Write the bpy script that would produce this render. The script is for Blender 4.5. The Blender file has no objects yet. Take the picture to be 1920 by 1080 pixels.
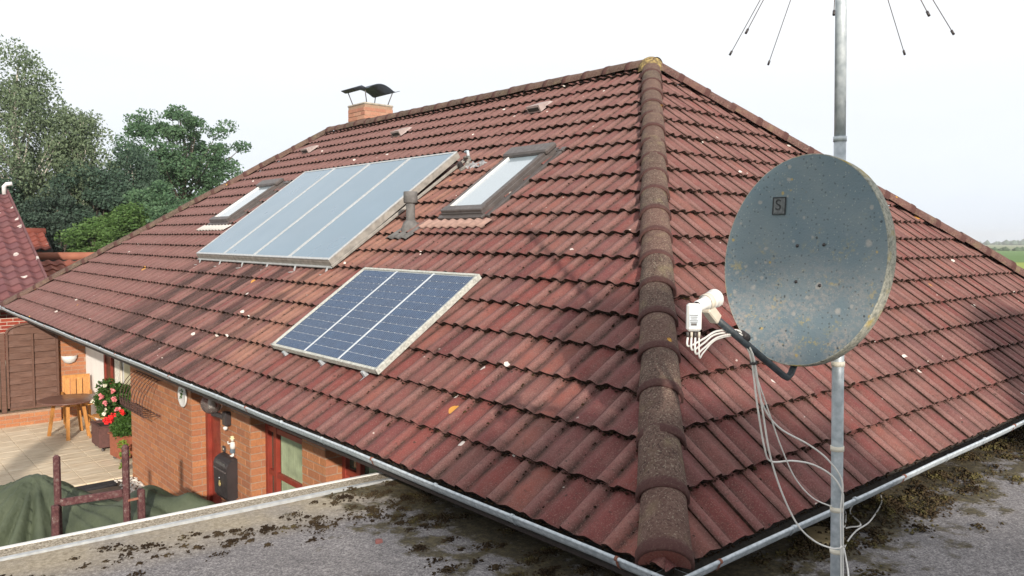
import bpy, bmesh, math, random
import numpy as np
from mathutils import Vector, Matrix
random.seed(7); RNG = np.random.default_rng(11)
S = bpy.context.scene; COL = S.collection
# ------------------------------------------------------------------ camera
CAM = Vector((-2.8650, -2.1848, 1.5213)); yaw, pit, rol = 0.72008, -0.06192, 0.0056
_f = Vector((math.sin(yaw)*math.cos(pit), math.cos(yaw)*math.cos(pit), math.sin(pit)))
_r0 = Vector((math.cos(yaw), -math.sin(yaw), 0)); _u0 = _r0.cross(_f)
_r = _r0*math.cos(rol)+_u0*math.sin(rol); _u = -_r0*math.sin(rol)+_u0*math.cos(rol)
cd = bpy.data.cameras.new('camera'); co = bpy.data.objects.new('camera', cd); COL.objects.link(co)
cd.sensor_width = 36; cd.lens = 1466.95/1920*36; cd.clip_start = 0.05; cd.clip_end = 6000
co.matrix_world = Matrix(((_r.x,_u.x,-_f.x,CAM.x),(_r.y,_u.y,-_f.y,CAM.y),(_r.z,_u.z,-_f.z,CAM.z),(0,0,0,1)))
S.camera = co
# ------------------------------------------------------------------ light
SUN_TO = Vector((-0.455, -0.890, 0)).normalized(); EL = math.radians(18)
sd = SUN_TO*math.cos(EL); sd.z = math.sin(EL)
w = bpy.data.worlds.new('World'); S.world = w; w.use_nodes = True; nt = w.node_tree; nt.nodes.clear()
def wn(t): return nt.nodes.new(t)
sky = wn('ShaderNodeTexSky'); sky.sky_type = 'NISHITA'; sky.sun_disc = False
sky.sun_elevation = EL; sky.sun_rotation = math.atan2(sd.x, sd.y); sky.dust_density = 4; sky.air_density = 1.2
bg = wn('ShaderNodeBackground'); bg.inputs[1].default_value = 0.06; nt.links.new(sky.outputs[0], bg.inputs[0])
bg2 = wn('ShaderNodeBackground'); bg2.inputs[1].default_value = 0.67
# thin bright cloud sheet over the whole sky, a little bluer towards the horizon
tc = wn('ShaderNodeTexCoord'); sx = wn('ShaderNodeSeparateXYZ'); nt.links.new(tc.outputs['Generated'], sx.inputs[0])
cr = wn('ShaderNodeValToRGB'); nt.links.new(sx.outputs[2], cr.inputs[0])
cr.color_ramp.elements[0].position = 0.0; cr.color_ramp.elements[0].color = (0.80,0.87,0.96,1)
cr.color_ramp.elements[1].position = 0.34; cr.color_ramp.elements[1].color = (1.0,1.0,1.01,1)
mp = wn('ShaderNodeMapping'); mp.inputs['Scale'].default_value = (1.2,1.2,5); nt.links.new(tc.outputs['Generated'], mp.inputs[0])
nz = wn('ShaderNodeTexNoise'); nz.inputs['Scale'].default_value = 2.2; nz.inputs['Detail'].default_value = 5; nt.links.new(mp.outputs[0], nz.inputs[0])
mr = wn('ShaderNodeMapRange'); mr.inputs[1].default_value = .3; mr.inputs[2].default_value = .7; mr.inputs[3].default_value = .90; mr.inputs[4].default_value = .99
nt.links.new(nz.outputs[0], mr.inputs[0]); nt.links.new(cr.outputs[0], bg2.inputs[0])
mxs = wn('ShaderNodeMixShader'); nt.links.new(mr.outputs[0], mxs.inputs[0]); nt.links.new(bg.outputs[0], mxs.inputs[1]); nt.links.new(bg2.outputs[0], mxs.inputs[2])
ow = wn('ShaderNodeOutputWorld'); nt.links.new(mxs.outputs[0], ow.inputs[0])
sl = bpy.data.lights.new('sun', 'SUN'); sl.energy = 3.4; sl.angle = math.radians(0.9); sl.color = (1.0, 0.90, 0.78)
so = bpy.data.objects.new('sun', sl); COL.objects.link(so); so.rotation_euler = sd.to_track_quat('Z', 'Y').to_euler()
S.view_settings.view_transform = 'Standard'; S.view_settings.look = 'None'; S.view_settings.exposure = 0.78; S.view_settings.gamma = 1
S.render.engine = 'CYCLES'
# ------------------------------------------------------------------ helpers
def link(o, parent=None):
    COL.objects.link(o)
    if parent: o.parent = parent
    return o
def tag(o, label=None, cat=None, group=None, kind=None):
    if label: o['label'] = label
    if cat: o['category'] = cat
    if group: o['group'] = group
    if kind: o['kind'] = kind
    return o
def empty(name, loc=(0,0,0), label=None, cat=None, group=None):
    o = bpy.data.objects.new(name, None); o.empty_display_size = .1; o.location = loc
    link(o); bpy.context.view_layer.update() if False else None
    return tag(o, label, cat, group)
def rel(o, parent):
    """parent is unrotated: keep the world position of o"""
    p = parent; off = Vector((0,0,0))
    while p is not None: off += p.location; p = p.parent
    o.location = o.location - off
def meshobj(name, me, parent=None, matrix=None):
    o = bpy.data.objects.new(name, me)
    if matrix is not None: o.matrix_basis = matrix
    link(o, parent)
    if parent: rel(o, parent)
    return o
class MB:
    def __init__(s): s.v=[]; s.f=[]; s.m=[]; s.sm=[]
    def add(s, vs, fs, mat=0, smooth=False):
        k=len(s.v); s.v += [tuple(v) for v in vs]; s.f += [tuple(i+k for i in f) for f in fs]; s.m += [mat]*len(fs); s.sm += [smooth]*len(fs); return s
    def box(s, c, d, M=None, mat=0, bev=0):
        x,y,z = d[0]/2,d[1]/2,d[2]/2
        if bev:
            b=bev; vs=[]; 
            for sz in (-1,1):
                for (px,py) in ((-x+b,-y),(x-b,-y),(x,-y+b),(x,y-b),(x-b,y),(-x+b,y),(-x,y-b),(-x,-y+b)): vs.append((px,py,sz*(z-b)))
            for sz in (-1,1):
                for (px,py) in ((-x+b,-y+b),(x-b,-y+b),(x-b,-y+b),(x-b,y-b),(x-b,y-b),(-x+b,y-b),(-x+b,y-b),(-x+b,-y+b)): vs.append((px,py,sz*z))
            fs=[]
            for i in range(8):
                j=(i+1)%8; fs.append((i,j,8+j,8+i)); fs.append((8+i,8+j,24+j,24+i)); fs.append((j,i,16+i,16+j))
            fs.append((24,26,28,30)); fs.append((22,20,18,16))
        else:
            vs=[(i*x,j*y,k*z) for k in(-1,1) for j in(-1,1) for i in(-1,1)]
            fs=[(0,2,3,1),(4,5,7,6),(0,1,5,4),(2,6,7,3),(0,4,6,2),(1,3,7,5)]
        c=Vector(c); vs=[(M@Vector(v) if M else Vector(v))+c for v in vs]
        return s.add(vs,fs,mat)
    def bar(s, p, q, w, h, up=(0,0,1), mat=0, bev=0):
        p=Vector(p);q=Vector(q);d=q-p;L=d.length;d.normalize();u=Vector(up);r=d.cross(u).normalized();u=r.cross(d)
        M=Matrix((r,d,u)).transposed(); return s.box((p+q)/2,(w,L,h),M,mat,bev)
    def tube(s, pts, rad, n=8, mat=0, cap=True, smooth=True):
        pts=[Vector(p) for p in pts]; 
        if not isinstance(rad,(list,tuple)): rad=[rad]*len(pts)
        vs=[]; prev=None
        for i,p in enumerate(pts):
            t=(pts[min(i+1,len(pts)-1)]-pts[max(i-1,0)])
            if t.length<1e-9: t=Vector((0,0,1))
            t.normalize()
            if prev is None:
                a=Vector((0,0,1)) if abs(t.z)<.9 else Vector((1,0,0)); r=t.cross(a).normalized()
            else: r=(prev-t*prev.dot(t)).normalized()
            prev=r; b=t.cross(r)
            for k in range(n):
                A=2*math.pi*k/n; vs.append(p+(r*math.cos(A)+b*math.sin(A))*rad[i])
        fs=[]
        for i in range(len(pts)-1):
            for k in range(n): fs.append((i*n+k,i*n+(k+1)%n,(i+1)*n+(k+1)%n,(i+1)*n+k))
        s.add(vs,fs,mat,smooth)
        if cap:
            k=len(s.v)-len(vs); s.f.append(tuple(k+i for i in range(n))[::-1]); s.m.append(mat); s.sm.append(False)
            k=len(s.v)-n; s.f.append(tuple(k+i for i in range(n))); s.m.append(mat); s.sm.append(False)
        return s
    def lathe(s, prof, c=(0,0,0), M=None, n=24, mat=0, a0=0, a1=2*math.pi, smooth=True):
        full=abs(a1-a0-2*math.pi)<1e-6; m=n if full else n+1; vs=[]
        for (r,z) in prof:
            for k in range(m):
                A=a0+(a1-a0)*k/n; v=Vector((r*math.cos(A),r*math.sin(A),z)); vs.append((M@v if M else v)+Vector(c))
        fs=[]
        for i in range(len(prof)-1):
            for k in range(n): k2=(k+1)%m; fs.append((i*m+k,i*m+k2,(i+1)*m+k2,(i+1)*m+k))
        return s.add(vs,fs,mat,smooth)
    def mesh(s, name, mats, recalc=False):
        me=bpy.data.meshes.new(name); me.from_pydata(s.v,[],s.f)
        for m in (mats if isinstance(mats,(list,tuple)) else [mats]): me.materials.append(m)
        me.polygons.foreach_set('material_index',s.m); me.polygons.foreach_set('use_smooth',s.sm)
        if recalc:
            bm=bmesh.new(); bm.from_mesh(me); bmesh.ops.recalc_face_normals(bm,faces=bm.faces); bm.to_mesh(me); bm.free()
        me.update(); return me
    def obj(s, name, mats, parent=None, recalc=True, matrix=None): return meshobj(name, s.mesh(name,mats,recalc), parent, matrix)
def smoothpts(P, k=6):
    P=[Vector(p) for p in P]; out=[]
    for i in range(len(P)-1):
        a,b,c,d=P[max(i-1,0)],P[i],P[i+1],P[min(i+2,len(P)-1)]
        for j in range(k):
            t=j/k; out.append(.5*((2*b)+(-a+c)*t+(2*a-5*b+4*c-d)*t*t+(-a+3*b-3*c+d)*t**3))
    out.append(P[-1]); return out
# ------------------------------------------------------------------ node helper
class NM:
    def __init__(s, name, rough=.8, spec=.3, metal=0):
        s.mat=bpy.data.materials.new(name); s.mat.use_nodes=True; s.nt=s.mat.node_tree
        s.p=s.nt.nodes['Principled BSDF']; s.p.inputs['Roughness'].default_value=rough; s.p.inputs['Metallic'].default_value=metal
        s.p.inputs['Specular IOR Level'].default_value=spec; s.geo=s.nt.nodes.new('ShaderNodeNewGeometry'); s.pos=s.geo.outputs['Position']
    def put(s, sock, v):
        if hasattr(v,'is_output'): s.nt.links.new(v, sock)
        elif isinstance(v,(tuple,list)):
            sock.default_value = tuple(v)+(1,) if (len(v)==3 and sock.type=='RGBA') else tuple(v)
        else: sock.default_value = v
    def m(s, op, a, b=0., c=None, clamp=False):
        n=s.nt.nodes.new('ShaderNodeMath'); n.operation=op; n.use_clamp=clamp; s.put(n.inputs[0],a); s.put(n.inputs[1],b)
        if c is not None: s.put(n.inputs[2],c)
        return n.outputs[0]
    def vm(s, op, a, b):
        n=s.nt.nodes.new('ShaderNodeVectorMath'); n.operation=op; s.put(n.inputs[0],a); s.put(n.inputs[1],b); return n.outputs[0]
    def mix(s, f, a, b, mode='MIX'):
        n=s.nt.nodes.new('ShaderNodeMix'); n.data_type='RGBA'; n.blend_type=mode; s.put(n.inputs[0],f); s.put(n.inputs[6],a); s.put(n.inputs[7],b); return n.outputs[2]
    def noise(s, scale, detail=3, vec=None, rough=.5, dist=0):
        n=s.nt.nodes.new('ShaderNodeTexNoise'); n.inputs['Scale'].default_value=scale; n.inputs['Detail'].default_value=detail; n.inputs['Roughness'].default_value=rough; n.inputs['Distortion'].default_value=dist
        s.nt.links.new(vec or s.pos, n.inputs['Vector']); return n.outputs[0]
    def vor(s, scale, vec=None, feat='F1'):
        n=s.nt.nodes.new('ShaderNodeTexVoronoi'); n.feature=feat; n.inputs['Scale'].default_value=scale; s.nt.links.new(vec or s.pos, n.inputs['Vector']); return n.outputs[0], n.outputs[1]
    def mr(s, v, a, b, c=0., d=1.):
        n=s.nt.nodes.new('ShaderNodeMapRange'); s.put(n.inputs[0],v); n.inputs[1].default_value=a; n.inputs[2].default_value=b; n.inputs[3].default_value=c; n.inputs[4].default_value=d; return n.outputs[0]
    def ramp(s, v, els):
        n=s.nt.nodes.new('ShaderNodeValToRGB'); e=n.color_ramp.elements
        while len(e)<len(els): e.new(.5)
        for i,(p,c) in enumerate(els): e[i].position=p; e[i].color=tuple(c)+(1,)
        s.put(n.inputs[0],v); return n.outputs[0]
    def attr(s, name):
        n=s.nt.nodes.new('ShaderNodeAttribute'); n.attribute_name=name; return n.outputs['Fac']
    def rand(s): return s.nt.nodes.new('ShaderNodeObjectInfo').outputs['Random']
    def rnd(s): return s.m('FRACT', s.m('ADD', s.attr('rnd'), s.rand()))
    def objc(s): return s.nt.nodes.new('ShaderNodeTexCoord').outputs['Object']
    def sep(s, v=None):
        n=s.nt.nodes.new('ShaderNodeSeparateXYZ'); s.nt.links.new(v or s.pos, n.inputs[0]); return n.outputs
    def comb(s, x,y,z):
        n=s.nt.nodes.new('ShaderNodeCombineXYZ'); s.put(n.inputs[0],x); s.put(n.inputs[1],y); s.put(n.inputs[2],z); return n.outputs[0]
    def scl(s, v, t): return s.vm('MULTIPLY', v, t)
    def bump(s, h, strength=.3, dist=.01):
        n=s.nt.nodes.new('ShaderNodeBump'); n.inputs['Strength'].default_value=strength; n.inputs['Distance'].default_value=dist; s.nt.links.new(h, n.inputs['Height'])
        s.nt.links.new(n.outputs[0], s.p.inputs['Normal']); return s
    def col(s, c): s.put(s.p.inputs['Base Color'], c); return s
    def rough(s, r): s.put(s.p.inputs['Roughness'], r); return s
def simple(name, c, rough=.6, var=.25, scale=20, spec=.4, metal=0, bump=.15, fine=160):
    n=NM(name,rough,spec,metal); v=n.noise(scale,4); d=tuple(x*(1-var) for x in c); b=tuple(min(1,x*(1+var)) for x in c)
    n.col(n.mix(n.mr(v,.3,.7),d,b)); n.rough(n.mr(n.noise(scale*2.3,3),.3,.7,max(0,rough-.1),min(1,rough+.1)))
    if bump: n.bump(n.noise(fine,3),bump,.004)
    return n.mat
# geometry constants of the roof
A,B,H,L = 5.3703,4.4618,3.765,17.6922
SL=math.hypot(A,H); SR=math.hypot(B,H); EXP=.3407
VL=Vector((A,0,H))/SL; NL=Vector((-H,0,A))/SL
VR=Vector((0,B,H))/SR; NR=Vector((0,-H,B))/SR
def PL(y,s,h=0): return Vector((0,y,0))+VL*s+NL*h
def PR(x,s,h=0): return Vector((x,0,0))+VR*s+NR*h
GZ=-2.25
# ------------------------------------------------------------------ materials
def mat_tile():
    n=NM('roof_tile_concrete',.82,.28); rnd=n.rnd(); wear=n.attr('wear'); groove=n.attr('groove'); x,y,z=n.sep()
    red=n.ramp(rnd,[(0,(.120,.033,.033)),(.25,(.185,.048,.041)),(.45,(.140,.043,.043)),(.65,(.165,.064,.054)),(.85,(.215,.068,.052)),(1,(.110,.038,.042))])
    nz=n.noise(9,5,rough=.65); nf=n.noise(90,4,rough=.7); big=n.noise(.9,3)
    grey=n.mix(n.mr(nf,.3,.7),(.140,.066,.060),(.290,.158,.140))
    yw=n.mr(y,3.,10.,0,.50); zw=n.mr(z,.9,3.6,0,.26); xw=n.mr(x,.8,4.,0,.30)
    w0=n.m('ADD',n.m('ADD',yw,zw),xw); w0=n.m('ADD',w0,n.mr(big,.35,.65,-.16,.16))
    f=n.m('ADD',n.m('MULTIPLY',wear,.62),w0); f=n.m('ADD',f,n.mr(nz,.3,.7,-.35,.35)); f=n.m('ADD',f,n.mr(rnd,0,1,-.1,.1),clamp=True)
    f=n.m('MINIMUM',f,.93)
    c=n.mix(f,red,grey)
    # mauve weathering of the far part of the slope
    c=n.mix(n.mr(y,6,14,0,.35),c,(.150,.083,.084))
    # washed clean orange columns beside and below the collectors
    colv=n.noise(1,1,vec=n.comb(0.,n.m('MULTIPLY',y,2.7),n.m('MULTIPLY',x,.35)))
    s=n.m('MULTIPLY',x,SL/A)
    def band(v,a,b,e=.15):
        return n.m('MULTIPLY',n.mr(v,a-e,a+e),n.mr(v,b-e,b+e,1,0))
    left=n.mr(n.m('SUBTRACT',n.m('MULTIPLY',y,A),n.m('MULTIPLY',x,B)),.2,.6)
    yy=n.m('SUBTRACT',y,n.m('MULTIPLY',n.m('SUBTRACT',s,2.),0.0))
    m1=n.m('MULTIPLY',band(y,5.0,6.15),band(s,1.95,4.5)); m2=n.m('MULTIPLY',band(y,5.25,6.9),band(s,.25,1.95))
    mo=n.m('MULTIPLY',n.m('MAXIMUM',m1,m2),n.mr(colv,.42,.56,.1,.85)); mo=n.m('MULTIPLY',mo,n.mr(nz,.25,.7,.5,1)); mo=n.m('MULTIPLY',mo,left)
    c=n.mix(mo,c,(.33,.165,.115))
    # dark wet runs below the collector brackets
    colw=n.noise(1,2,vec=n.comb(7.3,n.m('MULTIPLY',y,3.6),n.m('MULTIPLY',x,.5)))
    md=n.m('MULTIPLY',band(y,6.3,10.4,.3),n.mr(s,1.9,2.05,1,0)); pw_=n.mr(n.m('ABSOLUTE',n.m('SUBTRACT',n.m('FRACT',n.m('MULTIPLY',n.m('ADD',y,n.m('MULTIPLY',n.noise(2.2,2),.25)),1.22)),.5)),.30,.36); pw_=n.m('MULTIPLY',pw_,n.mr(n.noise(1.6,2),.36,.52,.15,.92)); md=n.m('MULTIPLY',md,n.m('MAXIMUM',pw_,n.mr(colw,.52,.57,0,.7))); md=n.m('MULTIPLY',md,left)
    c=n.mix(md,c,(.032,.018,.018))
    # grime in hollows, pits
    c=n.mix(n.mr(n.noise(38,3,rough=.7),.57,.7,0,.55),c,(.045,.026,.022))
    c=n.mix(n.m('MULTIPLY',groove,n.mr(nz,.35,.55,.35,.95)),c,(.03,.018,.014))
    c=n.mix(n.mr(n.noise(140,3,rough=.8),.3,.7,-.0,.0),c,c)
    c=n.mix(n.mr(n.noise(150,3,rough=.8),.52,.66,0,.5),c,(.055,.028,.026)); c=n.mix(n.mr(n.noise(120,3,rough=.8,vec=n.vm('ADD',n.pos,(5.,3.,1.))),.55,.66,0,.6),c,(.27,.175,.15))
    # pale round lichens / droppings
    def spots(sc,r,sel,colr,c,am=.9):
        d,cc=n.vor(sc,vec=n.vm('ADD',n.pos,n.scl(n.comb(n.noise(60,2),n.noise(50,2),0.),(.02,.02,0))))
        k=n.m('MULTIPLY',n.m('LESS_THAN',d,r),n.m('GREATER_THAN',n.sep(cc)[0],sel)); return n.mix(n.m('MULTIPLY',k,am),c,colr)
    c=spots(3.4,.085,.55,(.62,.58,.54),c,.85); c=spots(9,.07,.8,(.5,.44,.4),c,.7)
    c=spots(2.1,.10,.80,(.55,.27,.05),c,.8)
    c=spots(14,.12,.86,(.03,.02,.016),c,.8)
    n.col(c); n.bump(n.m('ADD',n.m('MULTIPLY',nf,.5),n.noise(260,2)),.35,.004); n.rough(n.mr(nz,.3,.7,.7,.92)); return n.mat
M_TILE=mat_tile()
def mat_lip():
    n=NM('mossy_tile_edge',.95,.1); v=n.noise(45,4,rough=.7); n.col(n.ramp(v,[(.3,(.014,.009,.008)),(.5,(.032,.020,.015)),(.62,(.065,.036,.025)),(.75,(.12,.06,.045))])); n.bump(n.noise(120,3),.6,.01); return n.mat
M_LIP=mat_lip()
def mat_cap(name,c1,c2,red):
    n=NM(name,.9,.15); band=n.attr('band'); nf=n.noise(48,5,rough=.8); nz=n.noise(7,3); rnd=n.rnd()
    c=n.mix(n.m('ADD',n.m('MULTIPLY',n.mr(nf,.35,.65),.45),n.mr(n.noise(9,5,rough=.75),.35,.65,0,.55)),c1,c2); c=n.mix(n.mr(n.noise(70,3,rough=.7),.50,.60,0,.75),c,(.022,.018,.015)); c=n.mix(n.mr(n.noise(95,3,vec=n.vm('ADD',n.pos,(3.,1.,2.))),.585,.65,0,.6),c,(.30,.27,.21))
    c=n.mix(n.mr(nz,.55,.72,0,.5),c,(.19,.16,.095)); c=n.mix(n.mr(rnd,0,1,0,.3),c,(.20,.10,.085))
    d,cc=n.vor(6); k=n.m('MULTIPLY',n.m('LESS_THAN',d,.13),n.m('GREATER_THAN',n.sep(cc)[0],.86)); c=n.mix(n.m('MULTIPLY',k,n.mr(nf,.3,.6)),c,(.62,.33,.04))
    c=n.mix(n.m('MULTIPLY',band,n.mr(nf,.2,.6,1,.75)),c,red); n.col(c); n.bump(n.m('ADD',nf,n.m('MULTIPLY',n.noise(18,3),.6)),.5,.012); return n.mat
M_CAP=mat_cap('hip_cap_lichen',(.055,.033,.029),(.160,.115,.092),(.066,.029,.028))
M_CAP_RED=mat_cap('hip_cap_maroon',(.085,.045,.042),(.155,.085,.076),(.07,.032,.03))
M_ZINC=NM('galvanised_steel',.5,.5,.25); _n=M_ZINC; _n.col(_n.mix(_n.mr(_n.noise(35,4),.3,.7),(.33,.38,.42),(.55,.60,.64))); _n.bump(_n.noise(120,3),.1,.003); M_ZINC=_n.mat
M_RUST=simple('rusty_bracket',(.22,.09,.06),.8)
M_DARK=simple('dark_void_board',(.02,.018,.016),.9)
M_GREYPLASTIC=simple('weathered_grey_plastic',(.135,.13,.128),.8,.25,20,.2)
M_FRAME=simple('grey_brown_aluminium',(.078,.068,.066),.5,.2,12,.5)
M_ALU=simple('dull_aluminium',(.40,.42,.43),.45,.18,25,.5,.2)
M_ALUD=simple('dirty_aluminium_channel',(.25,.235,.215),.6,.25,14,.4)
M_LEAD=simple('old_lead',(.25,.25,.25),.6)
M_WHITE=simple('white_plastic',(.62,.62,.61),.45,.06)
M_CREAM=simple('cream_plastic',(.55,.50,.42),.55,.12)
M_BLACK=simple('black_paint',(.035,.03,.032),.4,.2,8,.5)
def glass(name,c,rough=.12,spec=.9,coat=.6):
    n=NM(name,rough,spec); n.col(n.mix(n.mr(n.noise(.9,2),.3,.7),tuple(x*.92 for x in c),c)); n.p.inputs['Coat Weight'].default_value=coat; n.p.inputs['Coat Roughness'].default_value=.06; n.rough(n.mr(n.noise(2,2),.3,.7,rough*.9,rough*1.1)); return n.mat
M_COLL=glass('collector_glass',(.115,.195,.268),.3,.4,.4)  # blue-grey base colour stands for the sky reflected in the glass
M_SKYL=glass('skylight_glass',(.30,.37,.42),.2,1.,1.)  # pale base colour stands for the white sky mirrored in the pane
M_WIN=glass('window_glass',(.05,.07,.05),.05,.8)
def mat_brick(name,cols,mort=False):
    n=NM(name,.88,.15); 
    if mort: c=n.mix(n.mr(n.noise(30,3),.3,.7),cols[0],cols[1])
    else:
        c=n.ramp(n.rnd(),[(i/(len(cols)-1),k) for i,k in enumerate(cols)]); c=n.mix(n.mr(n.noise(40,4),.35,.7,0,.45),c,tuple(x*.6 for x in cols[1]))
    n.col(c); n.bump(n.noise(110,3),.35,.005); return n.mat
M_BRICK=mat_brick('orange_brick',[(.42,.18,.082),(.36,.15,.08),(.46,.205,.095),(.33,.145,.085),(.40,.165,.078)])
M_MORT=mat_brick('brick_mortar',[(.28,.18,.125),(.36,.25,.18)],True)
M_BRICK_R=mat_brick('red_brick',[(.34,.055,.035),(.27,.05,.035),(.38,.085,.05)])
M_MORT_W=mat_brick('pale_mortar',[(.50,.45,.38),(.62,.56,.48)],True)
M_BRICK_C=mat_brick('chimney_brick',[(.43,.22,.15),(.36,.17,.12),(.47,.27,.19)])
M_REDWOOD=simple('dark_red_painted_wood',(.22,.035,.022),.45,.2,6,.4)
M_BROWNFR=simple('brown_window_frame',(.09,.03,.02),.4,.2)
M_RENDER=simple('white_render',(.80,.80,.78),.9,.04,4,.1)
M_CURT=simple('cream_curtain',(.56,.52,.36),.85,.15,5)
M_CURTG=simple('green_grey_curtain',(.26,.30,.19),.8,.3,6)
M_GREENGL=simple('dark_green_pane',(.035,.07,.03),.2,.3,5,.7,0,0)
def mat_wood(name,c1,c2,axis=(1,12,12),sc=6,rough=.6):
    n=NM(name,rough,.3); v=n.noise(sc,5,vec=n.scl(n.objc(),axis),rough=.6,dist=.6); c=n.mix(n.mr(v,.3,.7),c1,c2); c=n.mix(n.mr(n.rnd(),0,1,0,.25),c,tuple(x*.6 for x in c1)); n.col(c); n.bump(v,.2,.004); return n.mat
M_SLAT=mat_wood('brown_fence_wood',(.085,.042,.030),(.175,.095,.070))
M_TEAK=mat_wood('orange_garden_wood',(.36,.15,.035),(.56,.27,.08),(12,12,2))
M_TABLE=mat_wood('dark_table_top',(.12,.058,.045),(.2,.105,.08),(2,12,2),rough=.3)
_n=NM('flaking_post_paint',.8,.2); _v=_n.noise(26,5,rough=.8); _n.col(_n.ramp(_v,[(.35,(.05,.022,.024)),(.5,(.10,.040,.042)),(.6,(.13,.08,.075)),(.7,(.30,.27,.25))])); _n.bump(_v,.4,.01); M_POST=_n.mat
# ------------------------------------------------------------------ ground, fields
def field(name,x0,x1,y0,y1,z,mat):
    m=MB(); m.add([(x0,y0,z),(x1,y0,z),(x1,y1,z),(x0,y1,z)],[(0,1,2,3)]); return tag(m.obj(name,mat,recalc=False),kind='structure')
def mat_grass(name,c1,c2,sc=.05):
    n=NM(name,.95,.1); c=n.mix(n.mr(n.noise(sc,4),.35,.65),c1,c2); c=n.mix(n.mr(n.noise(3,5),.3,.7,0,.4),c,tuple(x*.6 for x in c1)); n.col(c); n.bump(n.noise(14,4),.5,.1); return n.mat
field('ground',-2600,3400,-2600,3400,GZ-.02,mat_grass('grass_ground',(.09,.13,.035),(.16,.19,.06)))
def strip(name,r0,r1,z,mat,a0=48,a1=100):
    m=MB(); vs=[]; n=24
    for i in range(n+1):
        t=math.radians(a0+(a1-a0)*i/n)
        for r in (r0,r1): vs.append((CAM.x+r*math.sin(t),CAM.y+r*math.cos(t),z))
    m.add(vs,[(2*i,2*i+1,2*i+3,2*i+2) for i in range(n)]); return tag(m.obj(name,mat,recalc=True),kind='structure')
strip('mown_field',60,175,GZ+.02,mat_grass('mown_grass',(.26,.33,.07),(.33,.40,.11)))
strip('green_field',175,420,GZ+.06,mat_grass('green_grass',(.11,.20,.06),(.15,.25,.09),.01))
strip('pale_field',420,1400,GZ+.10,mat_grass('pale_grass',(.22,.26,.15),(.28,.30,.19),.004))
# paved terrace
M_PAVE=None
def mat_pave():
    n=NM('terrace_slab',.7,.3); v=n.noise(3,5,vec=n.scl(n.pos,(1.2,9,1)),rough=.6,dist=.5); c=n.ramp(v,[(.3,(.42,.33,.23)),(.5,(.63,.53,.39)),(.72,(.74,.66,.53))])
    c=n.mix(n.mr(n.rnd(),0,1,0,.28),c,(.40,.32,.23)); n.col(c); n.bump(n.noise(80,3),.15,.003); return n.mat
M_PAVE=mat_pave()
m=MB(); m.add([(-6,7.0,GZ),(1.3,7.0,GZ),(1.3,16.3,GZ),(-6,16.3,GZ)],[(0,1,2,3)]); terr=tag(m.obj('terrace',simple('joint_sand',(.15,.12,.09),.95)),kind='structure')
sl_me=MB().box((0,0,0),(.394,.394,.03),bev=.004).mesh('paving_slab',M_PAVE,True)
for i in range(10):
    for j in range(20):
        x=1.0-.4*i; y=8.3+.4*j
        if y<11.0: continue
        o=meshobj('paving_slab',sl_me,terr,Matrix.Translation((x,y,GZ+.006+random.uniform(-.001,.001)))@Matrix.Rotation(random.choice((0,math.pi)),4,'Z'))
tag(MB().box((-2.6,10.66,GZ+.01),(5.9,.22,.05),bev=.01).obj('edging_strip',simple('black_rubber_edging',(.02,.02,.024),.8)),'black rubber edging along the near end of the terrace','edging')
# ------------------------------------------------------------------ HOUSE
house=empty('house',(0,0,0),'brick bungalow under a large hipped roof of maroon concrete tiles','house')
roof_m=MB()
apx=[(0,0,0),(2*A,0,0),(2*A,L,0),(0,L,0),(A,B,H),(A,L-B,H)]
rv=[Vector(p)-Vector((0,0,.03)) for p in apx]
rv2=[v-Vector((0,0,.06)) for v in rv[:4]]
roof_m.add(rv,[(0,4,5,3),(0,1,4),(1,2,5,4),(2,3,5)]); roof_m.add(rv[:4]+rv2,[(0,4,5,1),(1,5,6,2),(2,6,7,3),(3,7,4,0),(4,7,6,5)])
roof=roof_m.obj('roof',M_DARK,house,recalc=True)
# tile shape
PU=[0,.018,.04,.062,.083,.092,.135,.160,.190,.220,.248,.303]
PZ=[.010,.024,.028,.024,.004,-.006,.001,.017,.024,.017,.002,.002]
WE=[1,1,1,1,.7,.3,.25,.15,0,0,.15,.3]; GR=[.6,0,0,0,.5,1,.25,.1,0,0,.1,.5]
NU=len(PU); LIFT=.037; TH=.025; TL=.352
def tile_arrays(seed):
    r=random.Random(seed); vs=[];we=[];gr=[]
    jl=[r.uniform(-.006,.004) for _ in PU]
    for k,(u,z) in enumerate(zip(PU,PZ)): vs.append((u,jl[k],z+LIFT)); we.append(WE[k]); gr.append(min(1,GR[k]+.25))
    for k,(u,z) in enumerate(zip(PU,PZ)): vs.append((u,TL*.5,z+LIFT*.5+.0)); we.append(WE[k]); gr.append(GR[k])
    for k,(u,z) in enumerate(zip(PU,PZ)): vs.append((u,TL,z)); we.append(WE[k]); gr.append(min(1,GR[k]+.35))
    for k,(u,z) in enumerate(zip(PU,PZ)): vs.append((u,jl[k],z+LIFT)); we.append(0); gr.append(0)
    for k,(u,z) in enumerate(zip(PU,PZ)): vs.append((u,jl[k]+.006,z+LIFT-TH)); we.append(0); gr.append(0)
    fs=[];mi=[];sm=[]
    for row in (0,1):
        for k in range(NU-1): fs.append((row*NU+k,row*NU+k+1,(row+1)*NU+k+1,(row+1)*NU+k)); mi.append(0); sm.append(True)
    for k in range(NU-1): fs.append((4*NU+k,4*NU+k+1,3*NU+k+1,3*NU+k)); mi.append(1); sm.append(False)
    k=len(vs); vs += [(0,0,PZ[0]+LIFT-.02),(0,TL,PZ[0]-.02)]; we+=[0,0]; gr+=[1,1]
    fs.append((k,0,2*NU,k+1)); mi.append(1); sm.append(False)
    return np.array(vs),fs,mi,sm,np.array(we,float),np.array(gr,float)
TV=[tile_arrays(i) for i in range(6)]
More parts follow.
